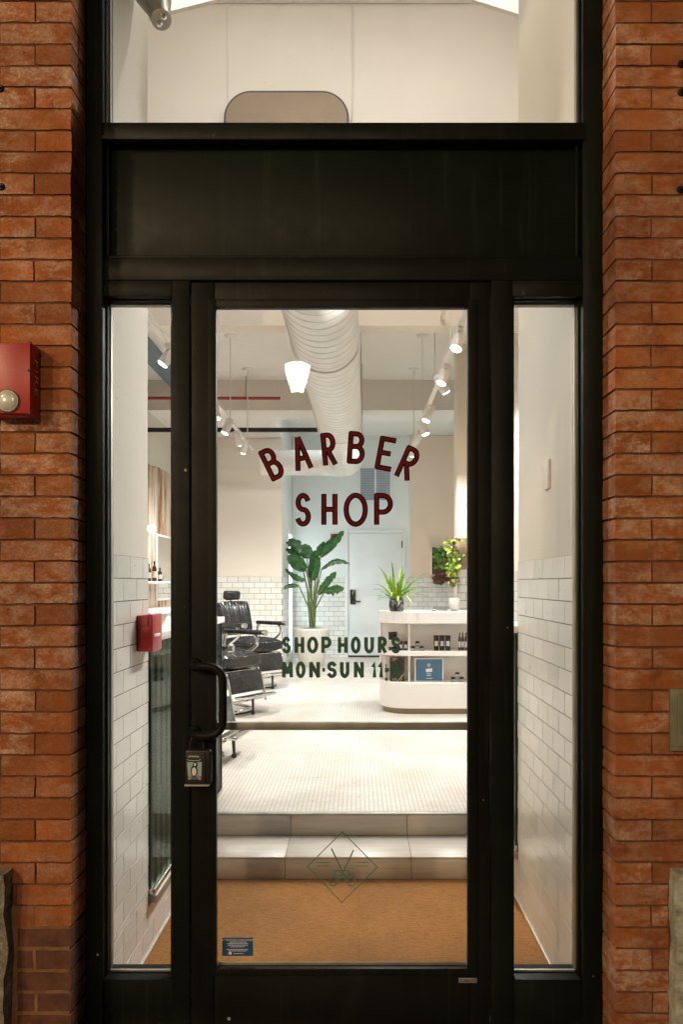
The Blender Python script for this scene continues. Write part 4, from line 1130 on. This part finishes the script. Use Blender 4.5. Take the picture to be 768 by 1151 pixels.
# ------------------------------------------------------------------ reception counter
CY = 7.0
rc = thing('reception_counter', 'white rounded reception counter with open shelves of products', 'counter', (.7,CY+.3,FL2))
cx0 = PX(428.5,CY); cx1 = 1.236; cd = .62; rr_ = .26
def cpoly(g=0, x1=cx1, d=cd, r=rr_):
    x0 = cx0+g; y0 = CY+g; r = max(.02, r-g)
    a = [(x0+r-r*math.cos(R(t)), y0+r-r*math.sin(R(t))) for t in range(0,91,6)]
    a += [(x1, y0), (x1, CY+d)]
    a += [(x0, CY+d)]
    return a
def slab(poly, z0, z1): return MB().prism(poly, lambda p: Vector((p[0],p[1],z0)), lambda p: Vector((p[0],p[1],z1)))
zt_c = PZ(688,CY); 
slab(cpoly(), PZ(701,CY), zt_c).build('counter_top', M['whitelac'], rc, bevel=.004)
slab(cpoly(.004), PZ(737.5,CY), PZ(732.3,CY)).build('shelf', M['whitelac'], rc, bevel=.003)
slab(cpoly(.003), FL2+.05, PZ(767.5,CY)).build('base_cabinet', M['whitelac'], rc, bevel=.006)
slab(cpoly(.03), FL2+.001, FL2+.0495).build('toe_kick', M['grey'], rc)
# inner walls of the shelving, standing back from the front
zA_, zB_ = PZ(767.5,CY)+.001, PZ(737.5,CY)-.001; zC_, zD_ = PZ(732.3,CY)+.001, PZ(701,CY)-.001
xd = PX(459,CY+.1)
for z0, z1 in ((zA_,zB_),(zC_,zD_)):
    MB().box(xd+.02, cx1, CY+.26, CY+.28, z0, z1).build('shelf_back', M['whitelac'], rc)
    MB().box(xd, xd+.02, CY+.10, CY+.28, z0, z1).build('divider', M['whitelac'], rc)
    MB().box(cx0+.02, xd, CY+.20, CY+.22, z0, z1).build('shelf_back', M['whitelac'], rc)
    MB().box(cx0+.004, cx0+.018, CY+.262, CY+cd, z0, z1).build('end_panel', M['whitelac'], rc)
    MB().box(cx0+.018, cx1, CY+cd-.02, CY+cd-.001, z0, z1).build('staff_side_panel', M['whitelac'], rc)
zs1 = zC_; zs2 = zA_
def jar(x, y, z, r, h, label, grp):
    t = thing('product_jar', label, 'jar', (x,y,z), grp)
    MB().lathe([(r*.95,0),(r,.004),(r,h*.66)], c=(x,y,z), seg=18).build('body', M['jar'], t)
    MB().lathe([(r*1.04,h*.67),(r*1.04,h*.97),(r*.98,h)], c=(x,y,z), seg=18).build('lid', M['jar'], t)
    MB().lathe([(r*1.02,h*.14),(r*1.02,h*.5)], c=(x,y,z), seg=18).build('label', M['label'], t)
yJ = CY+.10; k = (CY+.10)/F
def jx(x): return PX(x, yJ)
for (x, lvl, lab) in ((464.5,0,'left jar in the bottom row of the three jar stack on the upper counter shelf'),(469.3,1,'black jar crowning the three jar stack on the upper counter shelf'),(474.3,0,'right jar in the bottom row of the three jar stack on the upper counter shelf')):
    jar(jx(x), yJ, zs1+lvl*.043, .019, .042, lab, 'black jars stacked on the counter shelves')
for (x, lvl, lab) in ((509.5,0,'left jar in the bottom row of the three jar stack on the lower counter shelf'),(514.3,1,'black jar crowning the three jar stack on the lower counter shelf'),(519.3,0,'right jar in the bottom row of the three jar stack on the lower counter shelf')):
    jar(jx(x), yJ, zs2+lvl*.043, .019, .042, lab, 'black jars stacked on the counter shelves')
def pouch(x0, x1, z0, z1, y, lab):
    t = thing('product_pouch', lab, 'pouch', (jx((x0+x1)/2),y,z0), 'dark product pouches on the upper shelf')
    xa, xb = jx(x0), jx(x1); w = xb-xa
    vs = [Vector(p) for p in ((xa+w*.1,y-.018,z0),(xb-w*.1,y-.018,z0),(xb-w*.1,y+.018,z0),(xa+w*.1,y+.018,z0),(xa,y-.004,z1),(xb,y-.004,z1),(xb,y+.004,z1),(xa,y+.004,z1))]
    MB().add(vs, [(0,3,2,1),(4,5,6,7),(0,1,5,4),(1,2,6,5),(2,3,7,6),(3,0,4,7)]).build('bag', M['jar'], t, bevel=.003)
    hh = z1-z0
    MB().add([Vector((xa+w*.2,y-.0155,z0+hh*.3)),Vector((xb-w*.2,y-.0155,z0+hh*.3)),Vector((xb-w*.2,y-.010,z0+hh*.62)),Vector((xa+w*.2,y-.010,z0+hh*.62))],[(0,1,2,3)]).build('label', M['label'], t)
for i, lab in enumerate(('left of the three dark pouches on the upper counter shelf','middle of the three dark pouches on the upper counter shelf','right of the three dark pouches on the upper counter shelf')):
    pouch(487.5+i*6.5, 493.8+i*6.5, zs1, PZ(714,yJ), yJ+.004*(i%2), lab)
for i, lab in enumerate(('left slim brown bottle at the right end of the upper counter shelf','middle slim brown bottle at the right end of the upper counter shelf','right slim brown bottle at the right end of the upper counter shelf')):
    bottle(jx(517+i*3.6), yJ+.01*(i%2), zs1, .165, .013, 'amber', lab, grp='slim bottles on the counter shelf', capmat='darkiron')
# grouped bottles at the left of the upper shelf
for i, (x, y, lab) in enumerate(((439.5,.10,'left tall black canister at the rounded end of the upper counter shelf'),(444.3,.13,'right tall black canister at the rounded end of the upper counter shelf'))):
    t = thing('product_canister', lab, 'canister', (jx(x),CY+y,zs1), 'tall black canisters on the counter shelf')
    MB().lathe([(.021,0),(.0215,.005),(.0215,.14)], c=(jx(x),CY+y,zs1), seg=20).build('body', M['jar'], t)
    MB().lathe([(.0222,.141),(.0222,.166),(.020,.172)], c=(jx(x),CY+y,zs1), seg=20).build('lid', M['jar'], t)
    MB().lathe([(.0218,.035),(.0218,.10)], c=(jx(x),CY+y,zs1), seg=20).build('label', M['label'], t)
for i, (a_, b_, lab) in enumerate(((448.5,453.2,'left small black carton beside the canisters on the upper counter shelf'),(453.8,458.5,'right small black carton beside the canisters on the upper counter shelf'))):
    t = thing('product_carton', lab, 'carton', (jx(a_),CY+.12,zs1), 'small black cartons on the counter shelf')
    MB().cbox(jx(a_), jx(b_), CY+.10, CY+.14, zs1, zs1+.085, .002).build('box', M['jar'], t)
    MB().box(jx(a_)+.006, jx(b_)-.006, CY+.0985, CY+.0995, zs1+.02, zs1+.055).build('label', M['label'], t)
# black box with chevron
bb = thing('product_box', 'black display box with a pale chevron line on the lower counter shelf', 'box', (jx(447),CY+.12,zs2))
MB().cbox(jx(438.5), jx(455), CY+.10, CY+.16, zs2, PZ(739.5,CY+.1), .002).build('box', M['jar'], bb)
o = MB()
zz = lambda y: PZ(y,CY+.1)
for pth in (((439,757),(447,765.5),(455,757)),): stroke(o, [(jx(a),zz(b)) for a,b in pth], .9*k, CY+.0985)
stroke(o, [(jx(442),zz(762.8)),(jx(444.5),zz(766.8))], .8*k, CY+.0985); stroke(o, [(jx(452),zz(762.8)),(jx(449.5),zz(766.8))], .8*k, CY+.0985)
o.build('chevron_print', simple('copper ink', (.45,.30,.16), .5), bb)
bottle(jx(434.6), CY+.16, zs2, .155, .012, 'amber', 'slim brown bottle beside the black display box on the lower counter shelf', grp='slim bottles on the counter shelf', capmat='darkiron')
# blue sign
bs = thing('blue_sign_card', 'framed blue card with a small white print on the lower counter shelf', 'sign', (jx(482),CY+.08,zs2))
MB().cbox(jx(466.3), jx(498.6), CY+.085, CY+.10, zs2, zs2+(739.2-739.2)+PZ(739.8,CY+.09)-zs2, .002).build('frame', M['whitelac'], bs)
MB().box(jx(467.6), jx(497.3), CY+.0835, CY+.0848, zs2+.008, PZ(740.8,CY+.09)).build('card', M['bluebox'], bs)
o = MB(); yy = CY+.0828
def bq(x,y): return (PX(x,yy), PZ(y,yy))
o.add([Vector((bq(a,b)[0], yy, bq(a,b)[1])) for a,b in ((479,752),(486,751),(486.3,755),(479.3,755.6))], [(0,1,2,3)])
for (a,b,y) in ((480.5,484.5,757.3),(480,484.5,759.2),(479.5,486,762.5)): stroke(o, [bq(a,y),bq(b,y)], .7*k, yy)
stroke(o, [bq(480.3,747.5),bq(482.3,745.4),bq(484.3,747.5),bq(482.3,749.6),bq(480.3,747.5)], .5*k, yy)
stroke(o, [bq(481.3,746.5),bq(483.3,748.8)], .35*k, yy); stroke(o, [bq(483.3,746.5),bq(481.3,748.8)], .35*k, yy)
o.build('white_print', M['whitetext'], bs)
# on the counter
zc_ = zt_c
tb = thing('white_speaker', 'small white cylindrical speaker standing on the counter', 'speaker', (PX(510.5,CY+.22),CY+.22,zc_))
xx = PX(511,CY+.22)
MB().lathe([(.046,.016),(.050,.022),(.050,.118),(.047,.123)], c=(xx,CY+.22,zc_), seg=28).build('body', M['potwhite'], tb)
MB().lathe([(.030,0),(.034,.002),(.028,.016)], c=(xx,CY+.22,zc_), seg=24).build('foot', M['chrome'], tb)
py = thing('payment_tablet', 'pale grey tablet lying tilted on the counter beside the white speaker', 'tablet', (PX(497,CY+.2),CY+.2,zc_))
Mt = Matrix.Translation((PX(496,CY+.2),CY+.22,zc_+.022)) @ Matrix.Rotation(R(14),4,'X') @ Matrix.Rotation(R(-12),4,'Z')
MB().cbox(-.09,.07,-.07,.07,-.006,.006,.004,M=Mt).build('body', M['alu'], py); MB().box(-.08,.06,-.06,.06,.0065,.008,M=Mt).build('screen', M['bluebox'] if False else M['chrome'], py)
MB().cbox(-.05,.03,-.02,.03,-.018,.0,.003,M=Matrix.Translation((PX(496,CY+.2),CY+.22,zc_+.0185))).build('stand', M['alu'], py)

# ------------------------------------------------------------------ plants
def blade(mb, p0, p1, wid, sag=.12, fold=.15, n=12, nrm=None, split=0, seed=0):
    rg = random.Random(seed)
    p0 = Vector(p0); p1 = Vector(p1); d = p1-p0; L = d.length
    up = nrm if nrm else Vector((0,-1,.35)).normalized()
    side = d.cross(up).normalized(); up = side.cross(d).normalized()
    rows = []
    for i in range(n+1):
        t = i/n
        c = p0+d*t + Vector((0,0,1))*sag*L*math.sin(PI*t)*.9
        w = wid*math.sin(PI*min(1,(t*.93+.05)))**.65*(1-.25*t)
        j1 = 1+rg.uniform(-.22,.06)*(1 if split else .2); j2 = 1+rg.uniform(-.22,.06)*(1 if split else .2)
        if i == n: w *= .05
        rows.append((c-side*w*.5*j1+up*(-fold*w), c-side*w*.25*j1-up*fold*w*.4, c, c+side*w*.25*j2-up*fold*w*.4, c+side*w*.5*j2+up*(-fold*w)))
    for i in range(n):
        gap = split and rg.random() < split
        for k in range(4):
            a, b = rows[i][k], rows[i][k+1]; c_, d_ = rows[i+1][k+1], rows[i+1][k]
            if gap and k in (0, 3):
                if k == 0: d_ = d_.lerp(c_, .7)
                else: c_ = c_.lerp(d_, .7)
            mb.add([a,b,c_,d_], [(0,1,2,3)], True)
PYD = 11.2; kp = PYD/F
pl = thing('potted_palm', 'tall bird of paradise plant in a white fluted pot', 'plant', (PX(350.5,PYD),PYD,FL2))
cxp = PX(350.5,PYD); zp1 = PZ(705.5,PYD)
hp_ = zp1-FL2
MB().lathe([(.165,0),(.18,.02),(.225,hp_*.45),(.252,hp_*.86),(.262,hp_*.93),(.268,hp_),(.25,hp_),(.24,hp_-.03)], c=(cxp,PYD,FL2), seg=72, flute=.012, nf=18).build('pot', M['potwhite'], pl)
MB().lathe([(.243,hp_-.05),(.24,hp_-.022),(.10,hp_-.012)], c=(cxp,PYD,FL2), seg=24).build('soil', M['soil'], pl)
def q7(x,y,dd=0): return P(310+x/6.4, 590+y/6.4, PYD+dd)
leaves = [((322,228),(492,42),50,.03,.0,.15),((300,225),(352,118),42,.02,.12,.1),((262,400),(285,180),62,.02,-.15,0),((222,320),(82,222),70,.05,-.2,0),
          ((225,235),(95,98),60,.10,.1,.2),((245,240),(205,135),60,.02,0,.1),((330,318),(535,282),34,.22,-.05,.4),((215,400),(66,312),34,-.12,-.15,.35),
          ((165,435),(42,466),24,.12,-.2,0),((305,500),(436,336),46,.03,-.1,.3),((350,480),(495,458),58,.06,-.15,.7),((190,215),(66,170),44,.05,.2,.3),((170,200),(75,120),40,.1,.25,.2)]
lf = []
for i, (a, b, w, sag, dd, sp_) in enumerate(leaves):
    o = MB(); A = q7(*a, dd*.5); B = q7(*b, dd)
    blade(o, A, B, w/6.4*kp*1.75, sag, .18, 12, Vector((random.uniform(-.4,.4),-1,.5)).normalized(), sp_, i)
    lfo = o.build('leaf', M['leaf'], pl)
    base = q7(265+random.uniform(-18,18), 738, random.uniform(-.05,.05))
    m = base.lerp(A,.5); m.x = m.x*.55+base.x*.45
    MB().tube([base, m, A, A.lerp(B,.3)+Vector((0,-.004,0))+Vector((0,0,1))*(sag*(B-A).length*.6)], [.017,.012,.008,.004], 8).build('petiole', M['stem'], lfo)
# counter plant
cpY = CY+.20; kc = cpY/F
cp = thing('potted_spider_plant', 'arching green plant in a speckled black pot on the counter', 'plant', (PX(446,cpY),cpY,zt_c))
cx_ = PX(446,cpY)
MB().lathe([(.055,0),(.066,.012),(.072,.06),(.068,.11),(.062,.125),(.056,.125),(.052,.112)], c=(cx_,cpY,zt_c), seg=32).build('pot', M['speckle'], cp)
MB().lathe([(.056,.105),(.05,.113),(.02,.118)], c=(cx_,cpY,zt_c), seg=20).build('soil', M['soil'], cp)
ga = MB(); gb = MB()
rg = random.Random(5)
for i in range(64):
    an = rg.uniform(0, 2*PI); L = rg.uniform(.20,.44); el = rg.uniform(.25,1.35)
    base = Vector((cx_+.025*math.cos(an), cpY+.025*math.sin(an), zt_c+.11))
    prev = None; n = 9; o_ = (ga if rg.random() < .6 else gb)
    wd = rg.uniform(.013,.022)
    side = Vector((-math.sin(an), math.cos(an), 0))
    pts = []
    for j in range(n+1):
        t = j/n
        hh = L*(t*math.cos(el)*1.0); zz_ = L*(t*math.sin(el))-.24*L*t**3*(1.9-el)
        pts.append(base+Vector((math.cos(an)*hh, math.sin(an)*hh, zz_)))
    vs = []
    for j, p in enumerate(pts):
        w = wd*(math.sin(PI*(j/n*.85+.12))**.7)*(1 if j < n else .1)
        vs += [p-side*w*.5+Vector((0,0,w*.25)), p, p+side*w*.5+Vector((0,0,w*.25))]
    fs = []
    for j in range(n): fs += [(3*j,3*j+1,3*j+4,3*j+3),(3*j+1,3*j+2,3*j+5,3*j+4)]
    o_.add(vs, fs, True)
ga.build('foliage', M['leafb'], cp); gb.build('pale_foliage', M['leafy'], cp)
# leafy hanging plants
def leafcloud(mbs, region, depth, n, seed, size=.05, dd=.12):
    rg = random.Random(seed)
    for i in range(n):
        x, y, wgt = region(rg)
        p = P(x, y, depth+rg.uniform(-dd,dd*.3))
        s = size*rg.uniform(.55,1.25)
        nr = Vector((rg.uniform(-.8,.8),-1,rg.uniform(-.3,.9))).normalized()
        t = nr.cross(Vector((rg.uniform(-1,1),rg.uniform(-.3,.3),rg.uniform(-1,.2)))).normalized(); b = nr.cross(t)
        pts = [(-.0,-.5),(.32,-.28),(.42,.05),(.22,.36),(0,.62),(-.22,.36),(-.42,.05),(-.32,-.28)]
        vs = [p+t*u*s+b*v*s-nr*abs(u)*s*.35 for u,v in pts]+[p]
        mb = mbs[wgt]
        mb.add(vs, [(8,k_,(k_+1)%8) for k_ in range(8)], True)
yF = YB-.15
lp = thing('living_wall_frame', 'black square wall planter of trailing green and bronze leaves on the back wall', 'plant', P(494,655,yF))
MB().cbox(PX(486,yF), PX(504,yF), yF, YB, PZ(645,yF), PZ(617.5,yF), .004).build('planter_box', M['jar'], lp)
MB().cbox(PX(485.3,yF), PX(486,yF), yF-.01, YB, PZ(646,yF), PZ(617.5,yF), .002).build('side_trim', M['whitelac'], lp)
g1, g2, g3 = MB(), MB(), MB()
def reg1(rg):
    y = rg.uniform(617,655); 
    x = rg.gauss(494.5, 4.2 if y < 640 else 3.2)
    w = 0 if (y < 640 and rg.random() < .6) else (2 if y > 640 or rg.random() < .5 else 1)
    return min(max(x,484),505), y, w
leafcloud([g1,g2,g3], reg1, yF-.03, 190, 3, .085, .10)
g1.build('green_leaves', M['leafb'], lp); g2.build('dark_leaves', M['leaf'], lp); g3.build('bronze_leaves', M['leafr'], lp)
yV = 7.62
vp = thing('trailing_vine', 'lime green trailing plant hanging from a wall pot on the white pier', 'plant', P(512,658,yV))
MB().lathe([(.05,0),(.075,.02),(.085,.10),(.08,.10),(.07,.085)], c=(PX(515,yV),yV,PZ(622,yV)), seg=24).build('wall_pot', M['grey'], vp)
g1, g2, g3 = MB(), MB(), MB()
def reg2(rg):
    y = rg.uniform(606,658)
    c = 511.5 if y < 640 else 510
    x = rg.gauss(c, 4.3 if y < 645 else 3.2)
    w = 0 if rg.random() < .62 else (1 if rg.random() < .6 else 2)
    if y > 650: w = 2 if rg.random() < .5 else w
    return min(max(x,501),523), y, w
leafcloud([g1,g2,g3], reg2, yV, 170, 9, .05, .12)
g1.build('lime_leaves', M['leafy'], vp); g2.build('green_leaves', M['leafb'], vp); g3.build('bronze_leaves', M['leafr'], vp)
o = MB()
for i in range(9):
    rg = random.Random(i); x = 507+i*1.2
    o.tube([P(514,612,yV-.02), P(x,612+rg.uniform(0,8),yV-.08), P(x+rg.uniform(-2,2),630,yV-.10), P(x+rg.uniform(-3,2),645+rg.uniform(0,10),yV-.08)], .002, 5)
o.build('vine_stem', M['stem'], vp)

# ------------------------------------------------------------------ street lamp behind the camera (lights the brick, mirrored in the glass)
LYp = -8.9; kk = 62.0
lx = (334-VX)/kk*.98
def street_lamp(lx, LYp, zg, power, label):
    sl = thing('street_lamp', label, 'street lamp', (lx, LYp, -.01), 'street lamps along the opposite kerb')
    MB().tube([(lx,LYp,-.16),(lx,LYp,.9),(lx,LYp,1.0),(lx,LYp,zg-.1)], [.11,.09,.06,.045], 16).build('post', M['frame'], sl)
    MB().lathe([(.06,-.14),(.10,-.10),(.07,-.03),(.11,0)], c=(lx,LYp,zg), seg=20).build('collar', M['frame'], sl)
    MB().lathe([(.10,.001),(.12,.08),(.17,.22),(.21,.38),(.225,.50)], c=(lx,LYp,zg), seg=6, smooth=False).build('lantern_glass', M['streetlit'], sl)
    MB().lathe([(.235,.501),(.24,.53),(.12,.62),(.03,.72)], c=(lx,LYp,zg), seg=6, smooth=False).build('lantern_cap', M['frame'], sl)
    pl_ = bpy.data.lights.new('lantern_bulb', 'POINT'); pl_.energy = power; pl_.shadow_soft_size = .12; pl_.color = (1,.69,.40)
    po_ = bpy.data.objects.new('lantern_bulb', pl_); C.objects.link(po_); po_.location = (lx, LYp+.30, zg+.28); po_.parent = sl; po_.matrix_parent_inverse = root_inv(sl)
zg = CZ+(VY-445)/kk
street_lamp(lx, LYp, zg, 950, 'lit street lamp mirrored in the door glass above the lettering')
street_lamp(-7.5, -8.9, zg, 1400, 'added unseen street lamp farther left along the opposite kerb')  # added lamp out of view, splits the street light so shadows soften
street_lamp(-4.6, -1.9, 4.2, 330, 'added unseen street lamp on the near kerb left of the shop')  # added lamp out of view, grazes the brick and lights the right reveal
# ------------------------------------------------------------------ night sky and moonlike sun
w = bpy.data.worlds.new('World'); scene.world = w; w.use_nodes = True
nt = w.node_tree; bg = nt.nodes['Background']
sky = nt.nodes.new('ShaderNodeTexSky'); sky.sky_type = 'NISHITA'; sky.sun_disc = False
sky.sun_elevation = R(35); sky.sun_rotation = R(200)
nt.links.new(sky.outputs[0], bg.inputs[0]); bg.inputs[1].default_value = .0012
sl_ = bpy.data.lights.new('sun', 'SUN'); sl_.energy = .01; sl_.angle = R(.5); sl_.color = (1,.95,.88)
so = bpy.data.objects.new('sun', sl_); C.objects.link(so); so.location = (0,-5,10)
sd = Vector((math.sin(R(200))*math.cos(R(35)), math.cos(R(200))*math.cos(R(35)), math.sin(R(35))))
so.rotation_euler = (-sd).to_track_quat('-Z','Y').to_euler()

# ------------------------------------------------------------------ camera
cam = bpy.data.cameras.new('camera'); co = bpy.data.objects.new('camera', cam); C.objects.link(co); scene.camera = co
co.location = (0,0,CZ); co.rotation_euler = (PI/2,0,0)
cam.sensor_width = 36; cam.sensor_fit = 'AUTO'; cam.lens = F/1151*36
cam.shift_x = -(VX-384)/1151; cam.shift_y = (VY-575.5)/1151
cam.clip_end = 300; cam.clip_start = .02
scene.view_settings.view_transform = 'Standard'; scene.view_settings.look = 'None'
scene.view_settings.exposure = 0; scene.view_settings.gamma = 1
cy = scene.cycles
cy.max_bounces = 10; cy.diffuse_bounces = 5; cy.glossy_bounces = 4; cy.transmission_bounces = 4; cy.transparent_max_bounces = 16
cy.sample_clamp_indirect = 6; cy.use_denoising = True; cy.caustics_reflective = False; cy.caustics_refractive = False
